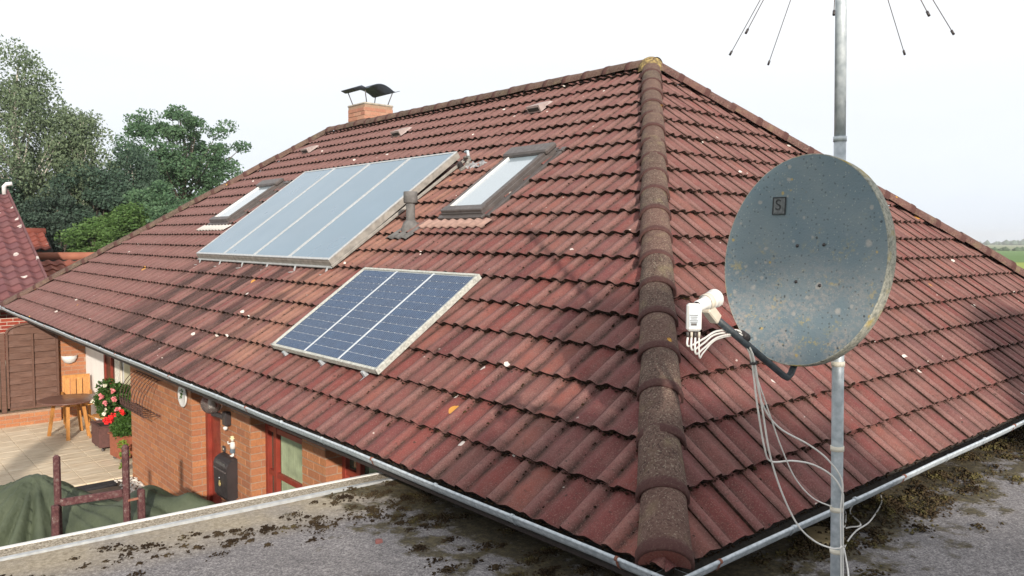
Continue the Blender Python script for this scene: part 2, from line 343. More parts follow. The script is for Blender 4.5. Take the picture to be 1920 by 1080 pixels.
def mesh_from(name,vs,fs,mi,sm,attrs,mats):
    me=bpy.data.meshes.new(name); me.from_pydata([tuple(v) for v in vs],[],fs)
    for mm in mats: me.materials.append(mm)
    me.polygons.foreach_set('material_index',mi); me.polygons.foreach_set('use_smooth',sm)
    for k,a in attrs.items():
        at=me.attributes.new(k,'FLOAT','POINT'); at.data.foreach_set('value',np.asarray(a,dtype=np.float32))
    me.update(); return me
TM=[mesh_from('roof_tile',v,f,mi,sm,{'wear':we,'groove':gr},[M_TILE,M_LIP]) for v,f,mi,sm,we,gr in TV]
def clipmesh(me,planes):
    bm=bmesh.new(); bm.from_mesh(me)
    for (p,nn) in planes: bmesh.ops.bisect_plane(bm,geom=bm.verts[:]+bm.edges[:]+bm.faces[:],plane_co=p,plane_no=nn,clear_outer=True)
    out=bpy.data.meshes.new('roof_tile'); bm.to_mesh(out); bm.free()
    for mm in me.materials: out.materials.append(mm)
    return out
tiles=[]   # (matrix, variant, planes or None, dist)
def slope_tiles(kind):
    if kind=='L':
        Umat=Matrix(((0,VL.x,NL.x),(-1,VL.y,NL.y),(0,VL.z,NL.z))); n1=Vector((B,-A,0)).normalized(); n2=Vector((B,A,0)).normalized()
        lim=[(Vector((0,0,0)),n1),(Vector((0,L,0)),n2)]; rows=20
    else:
        Umat=Matrix(((1,VR.x,NR.x),(0,VR.y,NR.y),(0,VR.z,NR.z))); n1=Vector((-B,A,0)).normalized(); n2=Vector((B,A,0)).normalized()
        lim=[(Vector((0,0,0)),n1),(Vector((2*A,0,0)),n2)]; rows=18
    for r in range(rows):
        s=r*EXP-.02; smax=SL if kind=='L' else SR
        if s>smax-.05: break
        for c in range(-1,62):
            if kind=='L': org=PL(.054+.3*c,s)      # u runs towards -Y; light roll at y = .014 (mod .3)
            else: org=PR(.10+.3*c-.3,s)
            jit=Matrix.Rotation(random.gauss(0,.007),4,'Z')@Matrix.Rotation(random.gauss(0,.009),4,'Y')
            M=Matrix.Translation(org+(NL if kind=='L' else NR)*random.gauss(0,.0022))@Umat.to_4x4()@jit
            cs=[M@Vector((u,v,0)) for u in (0,.303) for v in (0,TL)]
            cut=[];out=False
            for (p,nn) in lim:
                d=[(q-p).dot(nn) for q in cs]
                if min(d)>-.01: out=True
                elif max(d)>0: cut.append((p,nn))
            if s+TL>smax-.02: cut.append((Vector((A,B,0)),Vector((1,0,0)) if kind=='L' else Vector((0,1,0))))
            if out: continue
            ctr=M@Vector((.15,.17,0)); tiles.append([M,random.randrange(6),cut,(ctr-CAM).length])
slope_tiles('L'); slope_tiles('R')
tiles.sort(key=lambda t:t[3])
def stuff_join(name,parent,items,mats,extra=('wear','groove')):
    if not items: return None
    V=[];F=[];MI=[];SM=[];AT={k:[] for k in extra};R_=[];k=0
    for (M,v,f,mi,sm,at) in items:
        Mn=np.array(M); v4=np.c_[v,np.ones(len(v))]@Mn.T; V.append(v4[:,:3]); F+= [tuple(i+k for i in q) for q in f]; MI+=list(mi); SM+=list(sm); k+=len(v); R_.append(np.full(len(v),random.random()))
        for a in extra: AT[a].append(at[a])
    AT={a:np.concatenate(x) for a,x in AT.items()}; AT['rnd']=np.concatenate(R_)
    me=mesh_from(name,np.concatenate(V),F,MI,SM,AT,mats); o=meshobj(name,me,parent); o['kind']='stuff'; return o
def mesh_data(me,extra):
    v=np.empty(len(me.vertices)*3); me.vertices.foreach_get('co',v); v=v.reshape(-1,3)
    at={}
    for a in extra: x=np.empty(len(v),dtype=np.float32); me.attributes[a].data.foreach_get('value',x); at[a]=x
    return v,[tuple(p.vertices) for p in me.polygons],[p.material_index for p in me.polygons],[p.use_smooth for p in me.polygons],at
rest=[]
for i,(M,k,cut,d) in enumerate(tiles):
    me=TM[k]
    if cut:
        Mi=M.inverted(); me=clipmesh(me,[(Mi@p,(Mi.to_3x3()@nn)) for p,nn in cut])
        if len(me.polygons)==0: continue
    if i<296: meshobj('roof_tile',me,roof,M)
    else:
        v,f,mi,sm,at=mesh_data(me,('wear','groove')); rest.append((M,v,f,mi,sm,at))
stuff_join('distant_roof_tiles',roof,rest,[M_TILE,M_LIP])
# moss crumbs caught along the course joints
def lumps(name,parent,pts,mat,zs=.6):
    oc=np.array([(1,0,0),(-1,0,0),(0,1,0),(0,-1,0),(0,0,1),(0,0,-1)],float); of=[(0,2,4),(2,1,4),(1,3,4),(3,0,4),(2,0,5),(1,2,5),(3,1,5),(0,3,5)]
    P=np.array([p[:3] for p in pts]); R=np.array([p[3] for p in pts]); n=len(P)
    V=oc[None]*(R[:,None,None]*RNG.uniform(.6,1.3,(n,6,1)))*np.array([1,1,zs]); V+=P[:,None,:]
    F=(np.array(of)[None]+6*np.arange(n)[:,None,None]).reshape(-1,3)
    me=bpy.data.meshes.new(name); me.from_pydata(V.reshape(-1,3).tolist(),[],F.tolist()); me.materials.append(mat); me.polygons.foreach_set('use_smooth',[True]*len(F)); me.update()
    o=meshobj(name,me,parent); o['kind']='stuff'; return o
pts=[]
for (M,k,cut,d) in tiles:
    nn=34 if d<6 else 14 if d<10 else 5
    for _ in range(nn):
        u=random.random()*.3; j=min(range(NU),key=lambda q:abs(PU[q]-u)); zz=PZ[j]
        if random.random()<.75: p=M@Vector((u,random.uniform(-.014,.002),zz*.9+.008+random.uniform(-.004,.006)))
        else: p=M@Vector((.088+random.gauss(0,.004),random.random()*.34,.0+LIFT*.5))
        if any((p-q).dot(n2)>-.03 for q,n2 in cut): continue
        pts.append((p.x,p.y,p.z,random.uniform(.004,.009)+(.006 if random.random()<.15 else 0)))
M_MOSSD=NM('dry_moss',.95,.05); M_MOSSD.col(M_MOSSD.ramp(M_MOSSD.noise(25,3),[(.3,(.012,.008,.006)),(.55,(.030,.019,.012)),(.75,(.065,.045,.02))])); M_MOSSD=M_MOSSD.mat
lumps('joint_moss',roof,pts,M_MOSSD)
# hip and ridge caps
def cap_mesh(mat,length=.46,r0=.128,r1=.112,seg=12,endcap=False,name='ridge_tile'):
    m=MB(); vs=[];band=[]; st=[(-.0,r0+.004,1),(.006,r0+.010,1),(.055,r0+.009,1),(.068,r0+.001,.8),(.085,r0,.1),(.11,r0,0),(length,r1,0)]
    for (v,r,bd) in st:
        for k in range(seg+1):
            A_=math.radians(-8+196*k/seg); vs.append((r*math.cos(A_),v,r*.86*math.sin(A_))); band.append(bd)
    fs=[]
    for i in range(len(st)-1):
        for k in range(seg): fs.append((i*(seg+1)+k+1,i*(seg+1)+k,(i+1)*(seg+1)+k,(i+1)*(seg+1)+k+1))
    mi=[0]*len(fs); sm=[True]*len(fs)
    # thickness rim
    k0=len(vs)
    for k in range(seg+1):
        A_=math.radians(-8+196*k/seg); vs.append(((r0-.006)*math.cos(A_),0.0,(r0-.006)*.86*math.sin(A_))); band.append(1)
    for k in range(seg): fs.append((k,k+1,k0+k+1,k0+k)); mi.append(0); sm.append(False)
    if endcap:
        vs.append((0,.01,0)); band.append(1); c=len(vs)-1
        for k in range(seg): fs.append((k0+k,k0+k+1,c)); mi.append(1); sm.append(False)
    return mesh_from(name,vs,fs,mi,sm,{'band':band},[mat,M_TILE])
def caps(p0,p1,mat,exp,lift=.02,endcap=True,jit=.004):
    p0=Vector(p0);p1=Vector(p1);d=(p1-p0);n=int(round(d.length/exp));e=d.length/n;d.normalize()
    x=d.cross(Vector((0,0,1))).normalized(); z=x.cross(d); me=cap_mesh(mat,e+.06); me0=cap_mesh(mat,e+.06,endcap=True) if endcap else me
    for i in range(n):
        q=p0+d*(e*i)+z*(lift+random.uniform(-jit,jit)); M=Matrix(((x.x,d.x,z.x,q.x),(x.y,d.y,z.y,q.y),(x.z,d.z,z.z,q.z),(0,0,0,1)))@Matrix.Rotation(.035+random.gauss(0,.008),4,'X')@Matrix.Rotation(random.gauss(0,.012),4,'Z')
        meshobj('ridge_tile',me0 if (i==0 and endcap) else me,roof,M)
hipn=Vector((A,B,H)).normalized()
caps(hipn*.02,hipn*7.90,M_CAP,.40,lift=.005)
hipr=Vector((A-2*A,B,H)).normalized(); caps(Vector((2*A,0,0))+hipr*.02,Vector((2*A,0,0))+hipr*7.9,M_CAP_RED,.40,lift=.025,jit=.008)
hipl=Vector((A,-B,H)).normalized(); caps(Vector((0,L,0))+hipl*.02,Vector((0,L,0))+hipl*7.9,M_CAP,.40,lift=.015,jit=.008)
hipb=Vector((-A,-B,H)).normalized(); caps(Vector((2*A,L,0))+hipb*.02,Vector((2*A,L,0))+hipb*7.9,M_CAP,.40)
caps((A,L-B-.1,H+.03),(A,B-.05,H+.03),M_CAP,.40,endcap=False,lift=0)
MB().box((A,L/2,H-.045),(.16,L-2*B,.09)).obj('ridge_bedding',M_DARK,roof)
# apex cap, yellow with lichen
m=MB(); m.lathe([(.001,.140),(.05,.135),(.10,.112),(.14,.07),(.165,.01),(.17,-.06)],n=16); _n=NM('lichen_apex',.9,.1); v=_n.noise(30,4); _n.col(_n.ramp(v,[(.32,(.085,.062,.045)),(.5,(.20,.15,.075)),(.66,(.36,.27,.11))])); _n.bump(v,.5,.02)
apex=m.obj('apex_cap',_n.mat,roof,matrix=Matrix.Translation((A,B,H+.015))); apex['label']='yellow lichen-crusted cap at the peak'
# plain sheets for the two slopes facing away carry the same joined tiles
def back_slope():
    it=[]; Vb=Vector((-A,0,H))/SL; Nb=Vector((H,0,A))/SL; Um=Matrix(((0,Vb.x,Nb.x),(1,Vb.y,Nb.y),(0,Vb.z,Nb.z)))
    v,f,mi,sm,we,gr=TV[0]
    for r in range(19):
        s=r*EXP; fr=s/SL; y0=B*fr+.15; y1=L-B*fr-.15-.3-.25; n=int((y1-y0)/.3)
        for c in range(n+1): it.append((Matrix.Translation(Vector((2*A,y0+.3*c,0))+Vb*s)@Um.to_4x4(),v,f,mi,sm,{'wear':we,'groove':gr}))
    Vb=Vector((0,-B,H))/SR; Nb=Vector((0,H,B))/SR; Um=Matrix(((-1,Vb.x,Nb.x),(0,Vb.y,Nb.y),(0,Vb.z,Nb.z)))
    for r in range(16):
        s=r*EXP; fr=s/SR; x1=2*A-A*fr-.15; x0=A*fr+.45; n=int((x1-x0)/.3)
        for c in range(n+1): it.append((Matrix.Translation(Vector((x1-.3*c,L,0))+Vb*s)@Um.to_4x4(),v,f,mi,sm,{'wear':we,'groove':gr}))
    stuff_join('rear_roof_tiles',roof,it,[M_TILE,M_LIP])
back_slope()
# gutters
def gutter(p0,p1,out,name='gutter'):
    p0=Vector(p0);p1=Vector(p1);out=Vector(out);d=(p1-p0);Lg=d.length;d.normalize();up=Vector((0,0,1)); m=MB(); r=.062
    prof=[]
    for k in range(13):
        A_=math.pi*k/12; prof.append((-r*math.cos(A_)*-1,-r*math.sin(A_)))
    prof=[(r*math.cos(math.pi*k/12),-r*math.sin(math.pi*k/12)) for k in range(13)]
    n=int(Lg/.5)+1; vs=[];inn=[]
    for i in range(n+1):
        c=p0+d*(Lg*i/n)+up*(.003*math.sin(i*1.3)); 
        for (a,b) in prof: vs.append(c+out*(-.062+a)+up*b)
        for (a,b) in prof: inn.append(c+out*(-.062+a*.94)+up*(b*.94))
    K=13; fs=[(i*K+k,i*K+k+1,(i+1)*K+k+1,(i+1)*K+k) for i in range(n) for k in range(K-1)]
    m.add(vs,fs,0,True); m.add(inn,[f[::-1] for f in fs],1,True)
    g=m.obj(name,[M_ZINC,M_GUTTER_IN],house,recalc=False)
    b=MB(); b.tube([p0+d*(Lg*i/n)+out*.003+up*(.003*math.sin(i*1.3)+.002) for i in range(n+1)],.0105,8); b.obj('gutter_bead',M_ZINC,g)
    jm=MB(); 
    for k in range(12): 
        A0=math.pi*k/12;A1=math.pi*(k+1)/12; R=r+.004
        jm.add([Vector((math.cos(A0)*R,0,-math.sin(A0)*R)),Vector((math.cos(A0)*R,.018,-math.sin(A0)*R)),Vector((math.cos(A1)*R,.018,-math.sin(A1)*R)),Vector((math.cos(A1)*R,0,-math.sin(A1)*R))],[(0,1,2,3)],0,False)
    jm.tube([(r+.003,0,.004),(r+.003,.018,.004)],.0135,8)
    jme=jm.mesh('gutter_bracket',M_ZINC,False); jr=jme.copy(); jr.materials[0]=M_RUST
    yv=up.cross(out); s_=.35; i=0
    while s_<Lg:
        q=p0+d*s_-out*.062; M=Matrix(((out.x,yv.x,0,q.x),(out.y,yv.y,0,q.y),(0,0,1,q.z),(0,0,0,1)))
        meshobj('gutter_bracket',jr if i%3==0 else jme,g,M); s_+=.72+random.uniform(-.04,.04); i+=1
    return g
M_GUTTER_IN=simple('gutter_inside',(.035,.03,.025),.9,.4,30)  # darker colour for the inside face of the gutter
gutter((-.07,-.115,-.004),(-.07,L+.05,-.004),(-1,0,0)); gutter((-.085,-.11,-.004),(2*A+.05,-.11,-.004),(0,-1,0))
m=MB(); m.box((.33,L/2,-.10),(.62,L-.1,.02)); m.box((A+.33,.30,-.10),(2*A-.66,.58,.02)); m.box((.012,L/2,-.075),(.02,L,.07)); m.box((A,.012,-.075),(2*A-.05,.02,.07)); m.obj('soffit',simple('shaded_soffit',(.03,.022,.02),.8),house)  # soffit and fascia coloured near-black to stand for the shadow under the gutter
# ------------------------------------------------------------------ walls and bricks
bricks=[]  # (dist, wall, matrix, material-key)
bw,bh,bd=.24,.071,.03
def brick_mesh(mat): return MB().box((0,0,0),(bw,bd,bh),bev=.003).mesh('brick',mat,True)
def lay(wall,org,du,width,z0,z1,nrm,start=0,mat='o'):
    du=Vector(du);nrm=Vector(nrm);org=Vector(org); row=start; z=z0
    M3=Matrix((du,-nrm,Vector((0,0,1)))).transposed()
    while z+bh<=z1+.001:
        u=-(row%2)*.125
        while u<width-.02:
            a=max(u,0); e=min(u+bw,width)
            if e-a>.03:
                c=org+du*((a+e)/2)+nrm*(-bd/2+.004+random.uniform(-.001,.0015)); c.z=z+bh/2
                S_=Matrix.Diagonal(((e-a)/bw,1,1,1)); bricks.append([(c-CAM).length,wall,Matrix.Translation(c)@M3.to_4x4()@S_,mat])
            u+=bw+.010
        z+=bh+.0123; row+=1
TOP=-.15
def wallbox(name,x0,x1,y0,y1,z0,z1,mat=None,parent=house):
    m=MB(); m.box(((x0+x1)/2,(y0+y1)/2,(z0+z1)/2),(x1-x0,y1-y0,z1-z0)); return m.obj(name,mat or M_MORT,parent)
XW=.65
def seg(y0,y1,ret=True):
    wl=wallbox('wall',XW,XW+.24,y0,y1,GZ,TOP)
    lay(wl,(XW,y1,0),(0,-1,0),y1-y0,GZ+.01,TOP,(-1,0,0),0)
    if ret: lay(wl,(XW+.004,y0,0),(1,0,0),.232,GZ+.01,TOP,(0,-1,0),1)
    return wl
segA=seg(8.16,10.85); segB=seg(6.27,7.15); segC=seg(4.51,4.99); segD=seg(.65,3.0,False)
wallbox('wall',.65,2*A-.65,.60,.645,GZ,TOP)
wY=wallbox('wall',XW,1.17,16.0,16.24,GZ,TOP); lay(wY,(XW,16.0,0),(1,0,0),.52,GZ+.01,TOP,(0,-1,0))
wallbox('wall',XW,1.17,16.241,17.0,GZ,TOP)
wr=wallbox('wall',1.17,1.30,14.5,15.998,GZ,TOP,M_RENDER); wr['label']='white rendered wall of the terrace recess'
wallbox('wall',XW+.241,1.30,10.60,10.849,GZ,TOP)
wallbox('wall',2*A-.9,2*A-.66,.66,L-.66,GZ,TOP); wallbox('wall',.66,2*A-.66,L-.68,L-.45,GZ,TOP)
wallbox('floor_slab',.9,2*A-.9,.65,L-.7,GZ-.2,GZ-.01,M_DARK)
# terrace door in the recess
dr=MB().box((1.19,14.165,-1.2),(.07,.66,2.1)).obj('door',M_BROWNFR,house); 
for dy in (-.24,.22): MB().box((1.148,14.165+dy,-1.2),(.03,.09,2.1)).obj('stile',M_REDWOOD,dr)
wn_=MB().box((1.20,12.9,-1.2),(.05,1.86,2.1)).obj('window',M_WHITE,house)
MB().box((1.168,13.55,-1.2),(.02,.42,1.95)).obj('curtain',simple('white_curtain',(.7,.69,.62),.85),wn_); MB().box((1.166,12.55,-1.2),(.02,1.15,1.95)).obj('curtain',M_CURT,wn_)
for yy in (13.32,11.99): MB().box((1.15,yy,-1.2),(.03,.05,2.08)).obj('frame',M_CREAM,wn_)
# opening A: red front door
XD=.86
dA=MB().box((XD+.04,7.655,-1.22),(.06,1.0,2.05),bev=.004).obj('door',M_REDWOOD,house); dA['label']='dark red front door in its brick reveal'
for yy in (8.10,7.20): MB().box((XD,yy,-1.2),(.07,.09,2.1),bev=.004).obj('frame',M_REDWOOD,dA)
for zz in (-.9,-1.6): MB().box((XD+.005,7.65,zz),(.02,.62,.5),bev=.006).obj('panel',M_REDWOOD,dA)
MB().tube([(XD-.02,7.30,-1.25),(XD-.06,7.30,-1.25),(XD-.06,7.42,-1.25)],.009).obj('handle',M_ZINC,dA)
# opening B: wooden window with green upper lights
def wood_window(y0,y1,rails,posts,zb=GZ+.02,gl=M_WIN,top=None,curt=None):
    wd=MB().box((XD+.07,(y0+y1)/2,(TOP+zb)/2),(.02,y1-y0,TOP-zb)).obj('window',M_DARK,house)
    zs=[zb]+[r for r in rails]+[TOP-.02]; ys=sorted([y0+.03,y1-.03]+posts)
    for i in range(len(zs)-1):
        for j in range(len(ys)-1):
            g=gl
            if top and i==len(zs)-2: g=top
            MB().box((XD+.02,(ys[j]+ys[j+1])/2,(zs[i]+zs[i+1])/2),(.012,ys[j+1]-ys[j]-.05,zs[i+1]-zs[i]-.05)).obj('pane',g,wd)
    for y in ys: MB().box((XD,y,(TOP+zb)/2),(.07,.075,TOP-zb),bev=.004).obj('frame',M_REDWOOD,wd)
    for z in zs: MB().box((XD+.003,(y0+y1)/2,z),(.062,y1-y0-.02,.062),bev=.004).obj('rail',M_REDWOOD,wd)
    if curt:
        m=MB(); n=40; yc0,yc1=curt; vs=[]
        for i in range(n+1):
            y=yc0+(yc1-yc0)*i/n
            for z in (-1.9,-.5): vs.append((XD+.006+.004*math.sin(i*1.9),y,z))
        m.add(vs,[(2*i,2*i+1,2*i+3,2*i+2) for i in range(n)],0,True); m.obj('net_curtain',M_CURTG,wd)
    return wd
wB=wood_window(4.99,6.27,[-1.12,-.62],[6.02],top=M_GREENGL,curt=(5.42,5.95)); wB['label']='red framed window with a pale net curtain'
wC=wood_window(3.0,4.51,[-.72],[4.2,3.6])
# individual bricks, the nearest 296, the rest joined per wall
bm_o=brick_mesh(M_BRICK); bricks.sort(key=lambda b:b[0]); BV=mesh_data.__call__ if False else None
def md(me):
    v=np.empty(len(me.vertices)*3); me.vertices.foreach_get('co',v); return v.reshape(-1,3),[tuple(p.vertices) for p in me.polygons],[0]*len(me.polygons),[False]*len(me.polygons),{}
bo=md(bm_o); per={}; cnt={}
for (d,wl,M,k) in bricks:
    if wl in (segA,segB,segC,wY) and sum(cnt.values())<296:
        meshobj('brick',bm_o,wl,M); cnt[wl.name]=cnt.get(wl.name,0)+1
    else: per.setdefault(wl.name,(wl,[]))[1].append((M,)+bo)
for nm,(wl,it) in per.items(): stuff_join('brickwork',wl,it,[M_BRICK],extra=())
# ------------------------------------------------------------------ chimney
chim=empty('chimney_stack',(0,0,0)); bpy.data.objects.remove(chim)
ch=MB().box((5.79,12.19,3.80),(.66,.66,.90)).obj('chimney',M_MORT,house); it=[]
bc=md(brick_mesh(M_BRICK_C)); saved=len(bricks)
tmp=[]
for (org,du,nr,st) in (((5.455,12.52,0),(0,-1,0),(-1,0,0),0),((5.46,11.86,0),(1,0,0),(0,-1,0),1),((6.125,11.86,0),(0,1,0),(1,0,0),0),((6.12,12.52,0),(-1,0,0),(0,1,0),1)):
    k=len(bricks); lay(ch,org,du,.66,3.37,4.245,nr,st,'c'); tmp+=bricks[k:]; del bricks[k:]
stuff_join('brickwork',ch,[(b[2],)+bc for b in tmp],[M_BRICK_C],extra=())
cs=MB().box((5.79,12.19,4.268),(.70,.70,.045),bev=.018).obj('crown_slab',simple('concrete_crown',(.36,.33,.28),.9,.3,12),ch)
cow=MB(); n=18; vs=[]
for i in range(n+1):
    t=-1+2*i/n
    if abs(t)<.72: zz=.13*math.cos(t/.72*math.pi/2)**.9
    else: zz=.16*(abs(t)-.72)
    for yy in (-.42,.42): vs.append((t*.45,yy,zz))
    for yy in (-.42,.42): vs.append((t*.45,yy,zz-.012))
fs=[]
for i in range(n):
    a=4*i;b=a+4; fs+=[(a,b,b+1,a+1),(a+2,a+3,b+3,b+2),(a,a+2,b+2,b),(a+1,b+1,b+3,a+3)]
fs+=[(0,1,3,2),(4*n,4*n+2,4*n+3,4*n+1)]
cow.add(vs,fs,0,True); cwo=cow.obj('cowl',simple('blue_grey_cowl_metal',(.07,.09,.12),.45,.3,8,.5,.3),ch,matrix=Matrix.Translation((5.79,12.19,4.55)))
for (i,j) in ((-1,-1),(1,-1),(-1,1),(1,1)): MB().tube([(5.79+i*.25,12.19+j*.27,4.29),(5.79+i*.33,12.19+j*.34,4.56)],.010,6).obj('cowl_leg',M_FRAME,ch)
# ------------------------------------------------------------------ roof windows, vents
def LM(y,s,h=0):
    q=PL(y,s,h); return Matrix(((0,VL.x,NL.x,q.x),(-1,VL.y,NL.y,q.y),(0,VL.z,NL.z,q.z),(0,0,0,1)))
def wavy(name,w,l,mat,parent,M,th=.012,bumps=.3):
    m=MB(); n=int(w/.0375); vs=[]
    for i in range(n+1):
        u=-w/2+w*i/n; z=.016+.014*math.cos(2*math.pi*u/.15)
        for v in (0,l): vs.append((u,v,z+LIFT*(1-v/.35)+.012))
        for v in (0,l): vs.append((u,v,z+LIFT*(1-v/.35)))
    fs=[]
    for i in range(n):
        a=4*i;b=a+4; fs+=[(a,b,b+1,a+1),(a,a+2,b+2,b)]
    m.add(vs,fs,0,True); return m.obj(name,mat,parent,matrix=M)
def skylight(yc,s0,wd,ln,label,apron):
    e=MB()
    M=LM(yc,s0); e=MB().box((0,ln/2,.045),(wd,ln,.09),bev=.006).obj('roof_window',M_FRAME,house,matrix=M); e['label']=label
    def ch_(mb,name,mat): o=mb.mesh(name,mat,True); o=bpy.data.objects.new(name,o); COL.objects.link(o); o.parent=e; return o
    ch_(MB().box((0,ln/2+.0,.098),(wd-.16,ln-.27,.008)),'pane',M_SKYL)
    for sx in (-1,1): ch_(MB().box((sx*(wd/2-.055),ln/2-.03,.105),(.06,ln-.16,.04),bev=.005),'sash',M_FRAME)
    for sx in (-1,1): ch_(MB().box((sx*(wd/2-.088),ln/2-.03,.108),(.012,ln-.26,.03)),'seal',M_WHITE if sx<0 else M_FRAME)
    ch_(MB().box((0,.055,.105),(wd,.10,.045),bev=.01),'bottom_rail',M_FRAME); ch_(MB().box((0,-.02,.05),(wd+.06,.07,.03),bev=.006),'sill_flashing',M_FRAME)
    ch_(MB().box((0,ln-.06,.125),(wd+.04,.20,.07),bev=.02),'top_hood',M_FRAME)
    for sx in (-1,1): ch_(MB().box((sx*(wd/2+.05),ln/2,.03),(.07,ln,.04),bev=.006),'side_flashing',M_FRAME)
    ch_(MB().box((0,ln+.06,.035),(wd+.16,.09,.03),bev=.006),'top_flashing',M_FRAME)
    ap=wavy('apron',wd+.45,.17,apron,None,None); ap.parent=e; ap.location=(.05,-.235,.0)
    return e
skylight(4.72,3.03,.74,1.33,'roof window on the right of the collectors, nearest the hip',simple('bleached_apron',(.33,.21,.175),.8,.2))
skylight(11.85,3.04,.84,1.28,'roof window at the far left end of the collectors',simple('white_apron',(.50,.48,.45),.7,.1))
vp=wavy('vent_pipe',.44,.36,M_GREYPLASTIC,house,LM(5.50,2.58)); vp['label']='grey plastic vent pipe rising between collectors and roof window'
def wchild(mb,name,mat,parent): 
    o=mb.obj(name,mat,None); 
    o.parent=parent; o.matrix_parent_inverse=Matrix.LocRotScale(parent.location,parent.rotation_euler,parent.scale).inverted() if False else (Matrix.Translation(parent.location)@parent.matrix_basis.to_3x3().normalized().to_4x4()).inverted(); return o
q=PL(5.50,2.80); wchild(MB().lathe([(.115,-.05),(.105,.05),(.085,.10),(.055,.13)],c=q,n=18),'pipe_boot',M_GREYPLASTIC,vp)
wchild(MB().lathe([(.052,.1),(.052,.36)],c=q,n=18),'pipe',M_GREYPLASTIC,vp); wchild(MB().lathe([(.001,.465),(.078,.465),(.082,.455),(.082,.34),(.07,.33),(.05,.33)],c=q,n=18),'pipe_cap',M_GREYPLASTIC,vp)
M_VT=simple('pale_vent_tile',(.34,.28,.27),.85,.15,30)
for (y,s,dk) in ((9.37,5.66,0),(5.88,5.66,1),(12.67,5.60,0)):
    m=MB(); vs=[(-.13,0,.02),(.13,0,.02),(.13,.0,.12),(-.13,.0,.12),(-.13,.28,.02),(.13,.28,.02),(.10,.26,.05),(-.10,.26,.05)]
    m.add(vs,[(0,1,2,3),(3,2,6,7),(0,3,7,4),(1,5,6,2),(4,7,6,5)]); o=m.obj('vent_tile',M_VT,roof,matrix=LM(y,s,.02))
    g=MB().box((0,-.003,.065),(.21,.004,.05)).mesh('grille',M_DARK,True); g=bpy.data.objects.new('grille',g); COL.objects.link(g); g.parent=o
# ------------------------------------------------------------------ solar collectors on the roof
hC=.15; cw=1.0875; cl=2.35; s0=2.005; y_r=6.11; TILT=Matrix.Rotation(.028,4,'X')
GC='flat-plate solar collectors side by side on the roof'
labs=['flat glazed solar collector at the right end of the row, by the vent pipe','second solar collector from the right in the glazed row','third solar collector from the right in the glazed row','leftmost glazed solar collector, next to the far roof window']
for i in range(4):
    e=empty('solar_collector',(0,0,0),labs[i],'solar collector',GC); M=LM(y_r+cw*(i+.5),s0,hC-.09)@TILT; e.matrix_basis=M
    def k(mb,name,mat): o=bpy.data.objects.new(name,mb.mesh(name,mat,True)); COL.objects.link(o); o.parent=e; return o
    k(MB().box((0,cl/2,.04),(cw-.008,cl,.08)),'casing',M_ALUD); k(MB().box((0,cl/2,.084),(cw-.05,cl-.05,.007)),'glass',M_COLL)
    for sx in (-1,1): k(MB().box((sx*(cw/2-.018),cl/2,.086),(.036,cl-.03,.016),bev=.003),'frame_strip',M_ALU)
    for v in (.018,cl-.018): k(MB().box((0,v,.0865),(cw-.006,.036,.016),bev=.003),'frame_strip',M_ALU)
rail=empty('mounting_rail',(0,0,0),'aluminium rail with roof hooks along the bottom of the solar collectors','rail'); rail.matrix_basis=LM(y_r+2*cw,s0,0)
def rk(mb,name,mat,par=None): o=bpy.data.objects.new(name,mb.mesh(name,mat,True)); COL.objects.link(o); o.parent=par or rail; return o
rk(MB().box((0,-.02,.055),(4*cw+.03,.035,.012)),'lower_flange',M_ALU); rk(MB().box((0,-.003,.085),(4*cw+.03,.01,.075)),'web',M_ALUD)
rk(MB().box((2*cw+.02,cl/2,.065),(.03,cl+.05,.035),bev=.005),'side_rail',M_ALUD)
for i in range(6):
    u=-2*cw+.12+i*(4*cw-.2)/5; m=MB(); m.bar((u,-.03,.06),(u,-.10,.01),.035,.008); m.bar((u,-.10,.012),(u,-.16,.045),.035,.008,); rk(m,'roof_hook',M_ALU)
# pipe connection at the upper right corner
pc=empty('pipe_connection',(0,0,0),'insulated pipe stub and bent connection at the top right corner of the collectors','pipe'); pc.matrix_basis=LM(6.05,4.36,0)
rk(MB().tube([(0,0,.10),(.07,.02,.11),(.10,.0,.08),(.09,-.12,.03),(.06,-.2,.03)],.026,8),'hose',simple('pipe_lagging',(.17,.16,.15),.9,.5,40),pc); rk(MB().tube([(0,.06,.16),(.07,.05,.17),(.1,.0,.12)],.02,8),'elbow',M_ZINC,pc); rk(MB().box((.02,-.12,.07),(.05,.06,.09),bev=.01),'clamp_block',M_BLACK,pc)
fl=MB(); n=14; vs=[];
for i in range(n+1):
    for j in range(7):
        u=-.17+.34*i/n; v=(-.10+.20*j/6)*(1-.5*abs(u)/.17)+random.uniform(-.012,.012); vs.append((u,v,.04+.012*math.sin(u*30+j)+random.uniform(-.012,.03)))
fl.add(vs,[(i*7+j,(i+1)*7+j,(i+1)*7+j+1,i*7+j+1) for i in range(n) for j in range(6)],0,False); flo=fl.obj('lead_flashing',simple('crumpled_grey_lead',(.26,.26,.27),.5,.3,20,.5,.2),matrix=LM(5.72,4.24,.0)); tag(flo,'crumpled grey lead flashing on the tiles between collectors and roof window','flashing')
